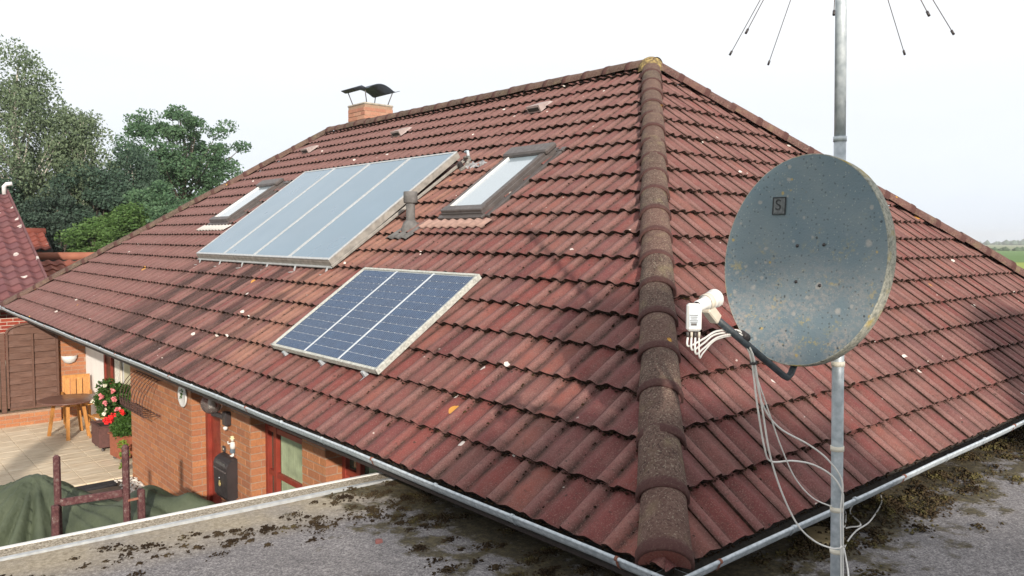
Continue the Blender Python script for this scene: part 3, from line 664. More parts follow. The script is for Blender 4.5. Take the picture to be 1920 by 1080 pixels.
# ------------------------------------------------------------------ PV module
pv=empty('photovoltaic_module',(0,0,0),'blue photovoltaic panel of three cell columns low on the left slope','solar panel'); pw=1.99; pl_=1.315; pv.matrix_basis=LM((3.26+5.25)/2,.63,.11)
def mat_cell():
    n=NM('blue_silicon_cell',.5,.08); x,y,z=n.sep(n.objc()); f=n.m('FRACT',n.m('MULTIPLY',n.m('ADD',x,5.),40)); ln=n.m('LESS_THAN',n.m('ABSOLUTE',n.m('SUBTRACT',f,.5)),.085)
    c=n.mix(n.mr(n.noise(14,3),.3,.7),(.013,.036,.090),(.026,.060,.130)); c=n.mix(n.mr(n.rand(),0,1,0,.35),c,(.035,.05,.085)); c=n.mix(n.m('MULTIPLY',ln,.8),c,(.38,.44,.52)); n.col(c); n.p.inputs['Coat Weight'].default_value=.0; n.p.inputs['Coat Roughness'].default_value=.1; return n.mat
M_CELL=mat_cell(); M_PVF=simple('lichened_white_frame',(.40,.41,.38),.65,.3,45); M_BS=simple('white_backsheet',(.50,.54,.58),.4,.08)
def pk(mb,name,mat): return rk(mb,name,mat,pv)
pk(MB().box((0,pl_/2,-.022),(pw-.02,pl_-.02,.03)),'backsheet',M_BS)
for sx in (-1,1): pk(MB().box((sx*(pw/2-.014),pl_/2,-.016),(.028,pl_,.052),bev=.003),'frame_bar',M_PVF)
for v in (.014,pl_-.014): pk(MB().box((0,v,-.0165),(pw-.003,.028,.053),bev=.003),'frame_bar',M_PVF)
for u in (-1,1): pk(MB().box((u*(pw-.056)/6,pl_/2,-.004),(.022,pl_-.05,.012)),'divider',M_BS)
cwid=(pw-.056)/3-.024; chh=(pl_-.07)/12; cme=MB().box((0,0,0),(cwid,chh-.006,.003)).mesh('cell',M_CELL,True); dots=MB()
for c in range(3):
    for r in range(12):
        o=bpy.data.objects.new('cell',cme); COL.objects.link(o); o.parent=pv; o.location=((c-1)*(pw-.056)/3,.035+chh*(r+.5),-.004)
        if r<11:
            for q in range(6): dots.box(((c-1)*(pw-.056)/3-cwid/2+cwid*(q+.5)/6,.035+chh*(r+1),-.0016),(.013,.008,.001))
pk(dots,'solder_pads',M_BS)['kind']='stuff'
for u in (-.75,0,.75):
    m=MB(); m.box((u,.03,-.065),(.04,.10,.05)); m.box((u,-.02,-.10),(.035,.10,.008)); pk(m,'mounting_foot',M_ZINC)
# ------------------------------------------------------------------ garage flat roof
rot=-.061
def GY(y,x): return y+rot*(x+2.18)
gar=empty('flat_roof_garage',(0,0,0),'flat bitumen garage roof with mossy edges in the foreground','garage')
def mat_flat():
    n=NM('bitumen_mineral_felt',.92,.15); x,y,z=n.sep(); nf=n.noise(75,6,rough=.9); n2=n.noise(38,5,rough=.8); n3=n.noise(3.2,5,rough=.6)
    c=n.ramp(nf,[(.36,(.06,.057,.06)),(.5,(.19,.18,.185)),(.62,(.44,.42,.42))])
    c=n.mix(n.mr(n3,.3,.7,0,.45),c,(.09,.085,.09)); c=n.mix(n.mr(n2,.52,.66,0,.6),c,(.42,.40,.39)); c=n.mix(n.mr(n.noise(30,5,rough=.85,vec=n.vm('ADD',n.pos,(7.,2.,0.))),.54,.66,0,.65),c,(.06,.056,.058))
    ye=n.m('ADD',y,n.m('MULTIPLY',n.m('ADD',x,2.18),.061))      # distance coordinate towards the outer edge
    tan=n.m('MULTIPLY',n.mr(ye,2.16,2.48),n.mr(n3,.25,.6,.4,1)); c=n.mix(tan,c,n.mix(n.mr(n2,.35,.65),(.21,.175,.125),(.40,.355,.28)))
    # moss growth beside the two gutters
    dl=n.m('ABSOLUTE',n.m('SUBTRACT',x,.05)); dr=n.m('ABSOLUTE',n.m('SUBTRACT',y,-.0)); 
    gl=n.m('MULTIPLY',n.mr(x,-.75,.1,0,1),n.mr(y,-.4,.2)); gr_=n.m('MULTIPLY',n.mr(y,-.8,.05,0,1),n.mr(x,.1,.8))
    g=n.m('MAXIMUM',gl,gr_); mk=n.m('ADD',n.m('MULTIPLY',g,.95),n.mr(n.noise(4.5,6,rough=.65),.3,.7,-.85,.40)); mk=n.mr(mk,.22,.5)
    mc=n.ramp(n.noise(30,5,rough=.7),[(.3,(.03,.026,.018)),(.5,(.075,.063,.038)),(.65,(.13,.11,.06)),(.8,(.26,.235,.17))]); c=n.mix(n.m('MULTIPLY',mk,.93),c,mc)
    n.col(c); n.bump(n.m('ADD',n.m('MULTIPLY',nf,.6),n.m('ADD',n2,n.m('MULTIPLY',mk,1.5))),.65,.012); return n.mat
M_FLAT=mat_flat()
def flat_z(x,y):
    ye=y-rot*(x+2.18); return -.25+.045*max(0,min(1,(ye-2.05)/.5))
vs=[];NX,NY=90,70; X0,X1,Y0,Y1=-4.2,13.,-7.,2.655
for i in range(NX+1):
    for j in range(NY+1):
        x=X0+(X1-X0)*i/NX; ye=Y0+(Y1-Y0)*(j/NY); y=GY(ye,x); y=min(y,y if x<.2 else min(y,.56+max(0,(.9-x))*3) if x>.66 else y); vs.append((x,y,flat_z(x,y)+.006*math.sin(x*2.1)*math.cos(y*2.7)))
m=MB(); m.add(vs,[(i*(NY+1)+j,(i+1)*(NY+1)+j,(i+1)*(NY+1)+j+1,i*(NY+1)+j+1) for i in range(NX) for j in range(NY)],0,True); m.obj('roof_surface',M_FLAT,gar,recalc=False)
def edgebox(name,ya,yb,za,zb,mat):
    m=MB(); x0,x1=-4.2,.66; vs=[]
    for x in (x0,x1):
        for (y,z) in ((ya,za),(yb,za),(yb,zb),(ya,zb)): vs.append((x,GY(y,x),z))
    m.add(vs,[(0,1,2,3),(7,6,5,4),(0,4,5,1),(1,5,6,2),(2,6,7,3),(3,7,4,0)]); return m.obj(name,mat,gar)
edgebox('wall',2.60,2.81,GZ,-.28,M_RENDER)
n_=NM('washed_pebble_concrete',.9,.15); v_=n_.noise(75,4,rough=.8); n_.col(n_.ramp(v_,[(.35,(.10,.085,.065)),(.5,(.36,.31,.24)),(.65,(.62,.57,.48))])); n_.bump(v_,.8,.02); M_PEB=n_.mat
edgebox('pebble_band',2.685,2.82,-.27,-.196,M_PEB); edgebox('outer_trim',2.821,2.845,-.37,-.188,M_WHITE); edgebox('inner_trim',2.65,2.684,-.26,-.190,M_ALU)
wallbox('wall',-4.1,13,-7,-6.8,GZ,-.33,M_RENDER,gar)
# moss clumps and debris on the flat roof
pts=[]
def clump(x,y,r,n,rs=(.006,.016)):
    for _ in range(n):
        a=random.random()*6.283; d=r*abs(random.gauss(0,.5)); px=x+d*math.cos(a)*1.5; py=y+d*math.sin(a)
        pts.append((px,py,flat_z(px,py)+max(0,.5*r*(1-d/r))*random.random()*.6,random.uniform(*rs)))
for i in range(150):
    x=random.uniform(-2.6,.1); clump(x,GY(2.30+random.gauss(0,.05)*(1 if random.random()<.7 else 3)+.05*math.sin(x*3),x),random.choice((.012,.02,.03,.06)),random.randint(8,60),(.004,.010))
for i in range(60):
    x=random.uniform(-.45,.25); y=random.uniform(.3,2.6); clump(x+.0,y,random.uniform(.03,.09),random.randint(30,120),(.004,.011))
for i in range(190):
    x=random.uniform(.9,7.0); y=.12-abs(random.gauss(0,.22)); clump(x,y,random.uniform(.04,.16),random.randint(25,90),(.005,.014))
for i in range(14):
    clump(random.uniform(-2.6,4.5),random.uniform(-.9,2.3) ,random.uniform(.01,.03),random.randint(8,30),(.003,.008))
_n=NM('roof_moss',.95,.05); v_=_n.noise(9,4); sx_=_n.sep()[0]; v_=_n.m('ADD',v_,_n.mr(sx_,-.5,.3,-.14,.0)); _n.col(_n.ramp(v_,[(.3,(.026,.018,.012)),(.5,(.060,.044,.026)),(.62,(.095,.082,.035)),(.78,(.17,.15,.07))])); M_MOSS=_n.mat
lumps('moss',gar,pts,M_MOSS,.7)
def stone(name,loc,dim,mat,label,cat,rz=0,seed=0):
    r=random.Random(seed); n=9; vs=[]
    for z,k in ((0,1.),(dim[2]*.7,.97),(dim[2],.85)):
        for i in range(n):
            a=2*math.pi*i/n; rr=r.Random if False else 1; q=1+.16*math.sin(i*2.3+seed); vs.append((dim[0]*.5*math.cos(a)*q*k,dim[1]*.5*math.sin(a)*q*k,z))
    fs=[(j*n+i,j*n+(i+1)%n,(j+1)*n+(i+1)%n,(j+1)*n+i) for j in range(2) for i in range(n)]+[tuple(2*n+i for i in range(n))]
    o=MB().add(vs,fs).obj(name,mat,matrix=Matrix.Translation(loc)@Matrix.Rotation(rz,4,'Z')); return tag(o,label,cat)
stone('stone',(-.5,1.68,-.252),(.045,.04,.022),simple('red_shard',(.20,.08,.075),.9),'small reddish tile shard lying on the grey flat roof','stone',seed=2)
stone('stepping_stone',(1.56,.03,-.255),(.34,.22,.03),simple('sandstone_slab',(.27,.21,.11),.9,.3,15),'mossy ochre stone slab under the gutter behind the mast','stone',.3,4)
# ------------------------------------------------------------------ mast, antenna, dish
P0=Vector((.202,-.723,-.25)); P1=Vector((.160,-.680,2.463)); MD=(P1-P0)/(P1.z-P0.z)
def mast(z): return P0+MD*(z-P0.z)
ms=empty('antenna_mast',(0,0,0),'galvanised steel mast standing on the flat roof','mast')
MB().tube([mast(-.25),mast(.6),mast(1.93)],.0232,20).obj('lower_tube',M_ZINC,ms); MB().tube([mast(1.93),mast(2.5),mast(3.02)],.0218,20).obj('upper_tube',M_ZINC,ms)
MB().tube([mast(1.915),mast(1.935)],.0255,20).obj('collar',M_ZINC,ms); MB().box(mast(-.243),(.16,.16,.012)).obj('base_plate',M_ZINC,ms)
tape=simple('white_tape',(.70,.66,.56),.6,.12)
for z in (1.03,.685,.435,.262): 
    t=MB().tube([mast(z-.010),mast(z+.010)],.0262,16).obj('cable_tie',tape,ms); 
ant=empty('ground_plane_antenna',mast(3.02),'radio antenna with thin radial rods hanging at the mast top','antenna')
MB().lathe([(.001,.05),(.03,.05),(.034,.03),(.034,-.03),(.02,-.045)],c=mast(3.04),n=14).obj('hub',M_BLACK,ant)
MB().tube([mast(3.08),mast(3.6)],.006,8).obj('whip',M_ZINC,ant)
fw=Vector((math.sin(yaw+.40),math.cos(yaw+.40),0)); rt=Vector((math.cos(yaw+.40),-math.sin(yaw+.40),0)); hub=mast(3.03)
for th in (0,47,94,140,222,262,312):
    t_=math.radians(th); tip=mast(2.30)+(-fw*math.cos(t_)+rt*(math.sin(t_)-.05))*.415
    rd=MB().tube([hub,tip],.0016,5).obj('radial_rod',M_FRAME,ant); d=(tip-hub).normalized(); MB().tube([tip-d*.02,tip],.0048,7).obj('rod_tip',M_BLACK,rd)
# dish
ds=empty('satellite_dish',(0,0,0),'weathered blue grey satellite dish spotted with lichen on the steel mast','satellite dish')
DC=Vector((-.035,-.675,1.452))-_r*.030; face=Vector((-1,.035,.13)).normalized(); up=(Vector((0,0,1))-face*face.z).normalized(); side=up.cross(face).normalized()
DMX=Matrix((side,up,face)).transposed(); 
def mat_dish():
    n=NM('weathered_dish_paint',.6,.35); o=n.objc(); x,y,z=n.sep(o); nz=n.noise(5,4,vec=o); nf=n.noise(60,4,vec=o,rough=.75)
    c=n.mix(n.mr(nz,.3,.7),(.125,.180,.215),(.180,.225,.245)); low=n.mr(y,.12,-.3,0,1)
    zone=n.m('MULTIPLY',low,n.mr(n.noise(7,3,vec=n.vm('ADD',o,(4.,2.,1.))),.40,.6))
    c=n.mix(n.m('MULTIPLY',zone,n.mr(nf,.42,.58,0,.75)),c,(.35,.31,.28))
    c=n.mix(n.m('MULTIPLY',n.mr(n.noise(11,3,vec=n.vm('ADD',o,(1.,7.,3.))),.55,.66,0,1),n.m('MULTIPLY',n.mr(y,.2,-.1,.1,1),n.mr(nf,.50,.58,0,.6))),c,(.38,.31,.12))
    def sp(sc,r,sel,cl,am,c):
        d,cc=n.vor(sc,vec=n.vm('ADD',o,n.scl(n.comb(n.noise(40,2,vec=o),n.noise(33,2,vec=o),0.),(.012,.012,0)))); k=n.m('MULTIPLY',n.mr(d,r*.7,r*1.15,1,0),n.m('GREATER_THAN',n.sep(cc)[0],sel)); return n.mix(n.m('MULTIPLY',k,am),c,cl)
    c=sp(60,.24,.55,(.06,.07,.07),.6,c); c=sp(95,.26,.7,(.34,.36,.33),.55,c); c=sp(26,.22,.80,(.36,.34,.31),.6,c); c=sp(30,.2,.90,(.45,.32,.08),.7,c); c=sp(36,.18,.86,(.03,.035,.04),.8,c); c=sp(11,.17,.86,(.38,.36,.33),.7,c)
    n.col(c); n.bump(n.m('ADD',nf,n.noise(130,3,vec=o)),.3,.004); return n.mat
M_DISH=mat_dish()
RW,RH,DEP=.335,.405,.026
m=MB(); vs=[]; nr,na=14,56
for i in range(nr+1):
    r=i/nr
    for k_ in range(na):
        a=2*math.pi*k_/na; vs.append((RW*r*math.cos(a),RH*r*math.sin(a),-DEP*(1-r*r)))
fs=[(i*na+k_,i*na+(k_+1)%na,(i+1)*na+(k_+1)%na,(i+1)*na+k_) for i in range(nr) for k_ in range(na)]
m.add(vs,fs,0,True); MT=Matrix.Translation(DC)@DMX.to_4x4(); refl=m.obj('reflector',M_DISH,ds,recalc=False,matrix=MT)
m=MB(); vs=[]; bk=[(1,0),(1.006,.001),(1.012,-.006),(1.010,-.060),(.985,-.070),(.6,-.088),(.0,-.095)]
for (r,z) in bk:
    for k_ in range(na): a=2*math.pi*k_/na; vs.append((RW*r*math.cos(a),RH*r*math.sin(a),z))
fs=[(i*na+k_,(i+1)*na+k_,(i+1)*na+(k_+1)%na,i*na+(k_+1)%na) for i in range(len(bk)-1) for k_ in range(na)]
_n=NM('lichened_rim',.8,.25); v_=_n.noise(70,4,rough=.7); _n.col(_n.mix(_n.mr(_n.noise(12,3),.55,.68,0,.8),_n.ramp(v_,[(.35,(.16,.17,.15)),(.55,(.36,.36,.31)),(.7,(.48,.45,.36))]),(.40,.31,.10))); _n.bump(v_,.4,.01)
m.add(vs,fs,0,True); rim=m.obj('rim',_n.mat,ds,recalc=False,matrix=MT)
def dz(x,y): return -DEP*(1-(x/RW)**2-(y/RH)**2)
for (x,y) in ((.055,-.085),(.155,-.10),(.045,.06),(.15,.062)):
    pass
# embossed emblem plate with an S
ex,ey=None,None
def on_dish(x,y,o,lift=.001):
    nrm=Vector((-2*DEP*x/RW**2,-2*DEP*y/RH**2,1)).normalized(); xx=Vector((1,0,0)); xx=(xx-nrm*xx.dot(nrm)).normalized(); yy=nrm.cross(xx); R3=Matrix((xx,yy,nrm)).transposed()
    return Matrix.Translation(Vector((x,y,dz(x,y)+lift)))@R3.to_4x4()
EMX,EMY=-.145,.195   # mirrored sign handled below
def dchild(mb,name,mat,M,par=None):
    o=bpy.data.objects.new(name,mb.mesh(name,mat,True)); COL.objects.link(o); o.parent=par or refl; o.matrix_basis=M; return o
M_EMB=simple('dark_embossed_mark',(.03,.033,.036),.7,.4,60); M_EMB2=simple('grey_emblem_plate',(.13,.14,.145),.7,.4,80)
BOLTS=[]
def finish_emblem(sgn):
    M=on_dish(sgn*.118,.212,None); pl=dchild(MB().box((0,0,.001),(.052,.066,.003),bev=.0008),'emblem',M_EMB2,M,refl)
    for (c,d) in (((0,.033,.003),(.056,.004,.003)),((0,-.033,.003),(.056,.004,.003)),((-.026,0,.003),(.004,.066,.003)),((.026,0,.003),(.004,.066,.003))):
        dchild(MB().box(c,d),'emblem_border',M_EMB,M,refl)
    cu=bpy.data.curves.new('letter','FONT'); cu.body='S'; cu.size=.06; cu.extrude=.001; cu.align_x='CENTER'; cu.align_y='CENTER'; to=bpy.data.objects.new('t',cu); COL.objects.link(to)
    dg=bpy.context.evaluated_depsgraph_get(); me=bpy.data.meshes.new_from_object(to.evaluated_get(dg)); bpy.data.objects.remove(to); me.materials.clear(); me.materials.append(M_EMB)
    o=bpy.data.objects.new('letter',me); COL.objects.link(o); o.parent=refl; o.matrix_basis=M@Matrix.Translation((-.004,.002,.0035))
    for (x,y) in ((.10,-.085),(.20,-.095),(.09,.055),(.20,.06)):
        x=(x-.12)*sgn*-1; dchild(MB().lathe([(.0005,.003),(.005,.003),(.007,0)],n=10),'bolt_head',M_BLACK,on_dish(x,y,None),refl)
SG = 1 if (side.dot(_r)<0) else -1
finish_emblem(SG)
# bracket behind the dish
bk=MB(); bk.box(DC-face*.105,(.05,.11,.16),DMX.to_3x3() if False else None,bev=.005); bk.bar(DC-face*.09,mast(1.45),.07,.09); bk.obj('bracket',M_ZINC,ds)
MB().tube([mast(1.38),mast(1.52)],.034,14).obj('mast_clamp',M_ZINC,ds)
# feed arm and LNB
LN=Vector((-.672,-.666,1.318)); bot=DC-up*(RH+.015)-face*.02
arm=MB(); arm.tube([bot-face*.03+Vector((0,0,.03)),bot+Vector((-.005,0,-.02)),bot+Vector((-.03,0,-.032)),bot+Vector((-.06,.0,-.02)),LN+Vector((.03,0,-.045))],.0125,10); armo=arm.obj('feed_arm',simple('blue_black_arm',(.035,.045,.055),.5,.4,40,.5),ds)
d_=((LN+Vector((.03,0,-.045)))-bot).normalized(); MB().tube([bot+d_*.36,bot+d_*.40],.017,10).obj('arm_clip',M_BLACK,armo)
hold=MB(); hold.bar(LN+Vector((.055,0,-.062)),LN+Vector((0,0,-.018)),.034,.036,bev=.004); hold.obj('lnb_holder',M_CREAM,ds)
lnb=empty('x',(0,0,0)); bpy.data.objects.remove(lnb)
toward=(DC-LN).normalized(); MBX=Matrix((toward.cross(Vector((0,0,1))).normalized(),Vector((0,0,1)),toward)).transposed()
ax=toward; horn=MB()
q3=ax.to_track_quat('Z','Y').to_matrix()
horn.lathe([(.016,-.055),(.019,-.05),(.019,-.01),(.025,-.008),(.025,.0),(.024,.004),(.024,.018),(.029,.020),(.029,.028),(.025,.03),(.025,.038),(.0315,.040),(.0315,.052),(.029,.055),(.0005,.056)],c=LN,M=q3,n=22); lo=horn.obj('lnb_horn',M_WHITE,ds)
MB().lathe([(.027,-.010),(.0285,-.008),(.0285,.010),(.027,.012)],c=LN,M=q3,n=20).obj('clamp_ring',M_CREAM,lo)
fr=Vector((-.72,-.69,0)).normalized(); sidev=Vector((0,0,1)).cross(fr).normalized(); RB=Matrix((sidev,fr,Vector((0,0,1)))).transposed()
LB=LN-ax*.075+Vector((0,0,-.03)); MBb=MB().box(LB,(.047,.036,.090),RB,bev=.007); lb=MBb.obj('lnb_body',M_WHITE,ds)
MB().box(LB+fr*.0185+Vector((0,0,-.008)),(.034,.001,.044),RB).obj('type_label',simple('grey_label',(.45,.50,.55),.5,.1),lb)
for k_ in range(6): MB().box(LB+fr*.0193+Vector((0,0,.008-.006*k_))+sidev*(-.002),(.026-.004*(k_%3),.0008,.0022 if k_!=5 else .007),RB).obj('label_print',M_FRAME,lb)
for k_ in range(4): MB().tube([LB+sidev*(-.018+.012*k_)+Vector((0,0,-.048)),LB+sidev*(-.018+.012*k_)+Vector((0,0,-.066))],.0045,8).obj('connector',M_CREAM if k_%2 else M_FRAME,lb)
# cables
M_CAB=simple('white_coax',(.76,.75,.72),.5,.08)
def cable(pts,label,r=.0034): return tag(MB().tube(smoothpts(pts,8),r,7).obj('coax_cable',M_CAB),label,'cable','white coaxial cables of the satellite dish')
cb=[LB+sidev*(-.018+.012*k_)+Vector((0,0,-.066)) for k_ in range(4)]; ZP=lambda z,o=(0,0): mast(z)+Vector((o[0],o[1],0))
J1=Vector((-.448,-.660,1.186)); J2=Vector((-.379,-.665,1.086))
off=[Vector((0,0,.008)),Vector((0,.006,0)),Vector((0,-.006,-.004)),Vector((0,.002,-.010))]
tie=[]
m0=[(.04,-.012),(.05,-.05),(.06,-.075),(.03,-.03)]
def lead(k_): return [cb[k_],cb[k_]+Vector((.005,0,-.03-.012*k_)),Vector((-.655+.0*k_,-.645,1.190-.014*k_))+off[k_]*.3,Vector((-.59,-.65,1.205-.004*k_))+off[k_],J1+Vector((-.04,0,.016))+off[k_],J1+off[k_],J1+Vector((.045,-.003,-.05))+off[k_],J2+Vector((.0,0,0))+off[k_]]
cable(lead(0)+[Vector((-.30,-.655,.93)),Vector((-.185,-.66,.82)),Vector((-.03,-.70,.735)),Vector((.08,-.725,.66)),Vector((.168,-.742,.56)),mast(.435)+Vector((-.012,-.022,0)),mast(.262)+Vector((-.01,-.024,0)),mast(-.15)+Vector((-.01,-.03,0))],'upper white cable bending smoothly from feed arm to mast')
cable(lead(1)+[Vector((-.34,-.66,.93)),Vector((-.275,-.655,.76)),Vector((-.20,-.64,.688)),Vector((-.08,-.66,.672)),Vector((.04,-.68,.64)),Vector((.12,-.72,.59)),Vector((.165,-.745,.52)),mast(.435)+Vector((.0,-.026,0)),mast(.1)+Vector((.004,-.026,0)),mast(-.2)+Vector((.0,-.03,0))],'white cable with a sharp low bend running sideways to the mast')
cable(lead(2)+[Vector((-.31,-.665,.9)),Vector((-.24,-.66,.72)),Vector((-.155,-.665,.56)),Vector((-.06,-.68,.42)),Vector((.04,-.70,.335)),Vector((.12,-.73,.295)),Vector((.165,-.74,.285)),mast(.262)+Vector((.0,-.026,0)),mast(0)+Vector((.01,-.026,0)),mast(-.21)+Vector((.01,-.03,0))],'longest white cable hanging in a deep loop below the gutter')
cable(lead(3)+[Vector((-.27,-.668,.89)),Vector((-.17,-.665,.74)),Vector((-.06,-.665,.60)),Vector((.06,-.675,.50)),Vector((.16,-.70,.45)),mast(.43)+Vector((.02,.02,0)),mast(.1)+Vector((.02,.02,0)),mast(-.21)+Vector((.02,.02,0))],'thin white cable slanting over the tiles to the mast foot',.0026)
zt=MB(); 
for q,dd in ((J1+Vector((-.045,0,.012)),Vector((1,0,0))),(J2,Vector((.3,0,-1)))): dd.normalize(); zt.tube([q-dd*.004,q+dd*.004],.0135,10)
tag(zt.obj('zip_tie',M_BLACK),'black zip ties bundling the white coaxial cables','cable tie')
gz=-.238
def gc(pts,label): return cable(pts,label,.005)
gc([(.55,-.60,gz+.02),(1.1,-.35,gz),(1.714,-.021,gz),(1.883,-.051,gz+.01),(2.10,.12,gz),(2.45,.213,gz)],'white cable curving over the moss just right of the mast')
gc([(.5,-.70,gz),(1.0,-.32,gz),(1.484,-.142,gz),(1.75,-.08,gz+.01),(2.016,-.047,gz),(2.40,.05,gz),(2.583,.131,gz)],'outer white cable snaking across the flat roof to the right')
gc([(1.72,-.02,gz),(1.85,.03,gz+.01),(2.0,.10,gz+.01),(2.10,.16,gz),(2.16,.24,gz)],'short white cable end between slab and gutter')
gc([(2.80,.27,gz),(2.988,.253,gz),(3.20,.20,gz+.005),(3.308,.238,gz+.03),(3.42,.40,gz+.05)],'small hooked white cable poking out below the right gutter')
# ------------------------------------------------------------------ garden things
def put(mb,name,mat,parent,M=None): return mb.obj(name,mat,parent,matrix=M)
fen=empty('wooden_fence',(0,15.92,GZ),'brown wooden lattice fence panels with arched tops on a brick plinth','fence')
def panel(x0,x1):
    xc=(x0+x1)/2; hw=(x1-x0)/2
    def top(x): return -.40+.20*math.sqrt(max(0,1-((x-xc)/hw)**2))
    n=15; z=-1.90; k_=0
    hgt=.124
    while z<-.22:
        zt_=z+hgt+.018; xs=[x for x in [x0+.03+(x1-x0-.06)*i/16 for i in range(17)] if top(x)>z+.02]
        if len(xs)>1:
            a,b=xs[0],xs[-1]; m=MB(); vs=[]; nn=8
            for i in range(nn+1):
                x=a+(b-a)*i/nn; wv=.010*math.sin(math.pi*2*(x-x0)/(x1-x0)*1.0+(0 if k_%2 else math.pi)); zt2=min(zt_,top(x))
                for (yy,zz) in ((-.006,z),(.006,z),(.006,zt2),(-.006,zt2)): vs.append((x,15.905+wv+yy+(0.012 if zz>z else -.018),zz))
            fs=[]
            for i in range(nn):
                p=4*i; q=p+4
                for j in range(4): fs.append((p+j,p+(j+1)%4,q+(j+1)%4,q+j))
            fs+=[(0,1,2,3),(4*nn+3,4*nn+2,4*nn+1,4*nn)]
            put(m.add(vs,fs),'slat',M_SLAT,fen)
        z+=hgt; k_+=1
    pts=[(x0+(x1-x0)*i/16,15.885,top(x0+(x1-x0)*i/16)) for i in range(17)]
    m=MB()
    for i in range(16): m.bar(pts[i],pts[i+1],.045,.035)
    put(m,'arch_rail',M_SLAT,fen); put(MB().box((xc,15.885,-1.90),(x1-x0,.05,.05)),'bottom_rail',M_SLAT,fen)
    for x in (x0+.02,x1-.02): put(MB().box((x,15.885,-1.16),(.04,.05,1.52)),'stile',M_SLAT,fen)
    put(MB().box((xc,15.86,-1.16),(.035,.02,1.5)),'batten',M_SLAT,fen)
panel(-.27,.64); panel(-2.1,-.38); panel(-3.95,-2.23)
for x in (-.325,-2.165): put(MB().box((x,15.88,-1.25),(.085,.085,1.75),bev=.008),'post',M_SLAT,fen)
gw=wallbox('garden_wall',-4.2,.648,15.80,16.0,GZ,-1.96,M_MORT,None); tag(gw,'low orange brick plinth wall beneath the wooden fence','wall'); 
k=len(bricks); lay(gw,(-4.2,15.80,0),(1,0,0),4.848,GZ+.01,-1.96,(0,-1,0),1); gb=bricks[k:]; del bricks[k:]; gb.sort(key=lambda b:b[0])
for b in gb[:60]: meshobj('brick',bm_o,gw,b[2])
stuff_join('brickwork',gw,[(b[2],)+bo for b in gb[60:]],[M_BRICK],extra=())
# table
tb=empty('garden_table',(.48,14.25,GZ),'round dark wooden garden table on the terrace','table')
put(MB().lathe([(.001,.735),(.50,.735),(.52,.73),(.52,.712),(.50,.705),(.001,.705)],c=(.48,14.25,GZ),n=36),'tabletop',M_TABLE,tb)
for (dx,dy) in ((-.3,.28),(-.1,-.32),(.28,-.2),(.27,.5-.15)): put(MB().bar((.48+dx*.7,14.25+dy*.7,GZ+.70),(.48+dx,14.25+dy,GZ),.055,.055,up=(1,0,0)),'leg',M_TEAK,tb)
put(MB().bar((.30,14.25,GZ+.67),(.66,14.25,GZ+.67),.05,.05),'apron_bar',M_TEAK,tb)
def chair(loc,rz,label):
    c=empty('garden_chair',loc,label,'chair','folding garden chairs round the table'); c.rotation_euler=(0,0,rz)
    def k(mb,name): o=bpy.data.objects.new(name,mb.mesh(name,M_TEAK,True)); COL.objects.link(o); o.parent=c
    for i in range(6): k(MB().box((0,-.18+.072*i,.44),(.42,.06,.018),bev=.003),'seat_slat')
    for sx in (-1,1):
        k(MB().bar((sx*.20,-.22,0),(sx*.20,.22,.45),.022,.04,up=(1,0,0)),'leg'); k(MB().bar((sx*.225,.24,0),(sx*.225,-.20,.45),.022,.04,up=(1,0,0)),'leg')
        k(MB().bar((sx*.225,.20,.42),(sx*.225,.33,.98),.024,.04,up=(1,0,0)),'back_post'); k(MB().bar((sx*.25,-.2,.64),(sx*.25,.26,.66),.045,.02),'armrest')
    for i in range(4): k(MB().bar((-.165+.11*i,.235,.50),(-.165+.11*i,.32,.93),.095,.015,up=(0,1,0)),'back_slat')
    m=MB(); vs=[]; 
    k(MB().bar((-.24,.325,.955),(.24,.325,.955),.022,.07,up=(0,0,1)),'top_rail')
chair((.80,15.15,GZ),math.radians(-12),'wooden folding chair behind the round table, against the brick wall'); chair((.98,13.75,GZ),math.radians(-75),'wooden folding chair right of the table, in front of the white wall')
# planters and flowers
def planter(x,y,w,d,h,mat,label,rz=0):
    e=empty('planter',(x,y,GZ),label,'planter'); e.rotation_euler=(0,0,rz)
    def k(mb,name,mt): o=bpy.data.objects.new(name,mb.mesh(name,mt,True)); COL.objects.link(o); o.parent=e
    t=.02; zb=.09
    for (c,dm) in (((0,-d/2,zb+h/2),(w,t,h)),((0,d/2,zb+h/2),(w,t,h)),((-w/2,0,zb+h/2),(t,d-t,h)),((w/2,0,zb+h/2),(t,d-t,h))): k(MB().box(c,dm,bev=.003),'side_board',mat)
    for (c,dm) in (((0,-d/2,zb+h+.008),(w+.06,.06,.02)),((0,d/2,zb+h+.008),(w+.06,.06,.02)),((-w/2,0,zb+h+.008),(.06,d-.06,.02)),((w/2,0,zb+h+.008),(.06,d-.06,.02))): k(MB().box(c,dm,bev=.003),'rim_board',mat)
    k(MB().box((0,0,zb+h-.04),(w-.03,d-.03,.02)),'soil',simple('potting_soil',(.03,.022,.015),.95))
    for i in (-1,1):
        for j in (-1,1): k(MB().tube([(i*(w/2-.05)-.012,j*(d/2-.05),.035),(i*(w/2-.05)+.012,j*(d/2-.05),.035)],.035,12),'castor',M_FRAME)
    return e
planter(.80,12.95,.36,.55,.36,simple('dark_maroon_board',(.10,.045,.04),.6),'dark maroon wooden planter box on castors near the folding chair')
planter(.84,11.95,.34,.42,.36,simple('red_brown_board',(.27,.085,.045),.6),'red brown wooden planter box on castors beside the brick corner',.1)
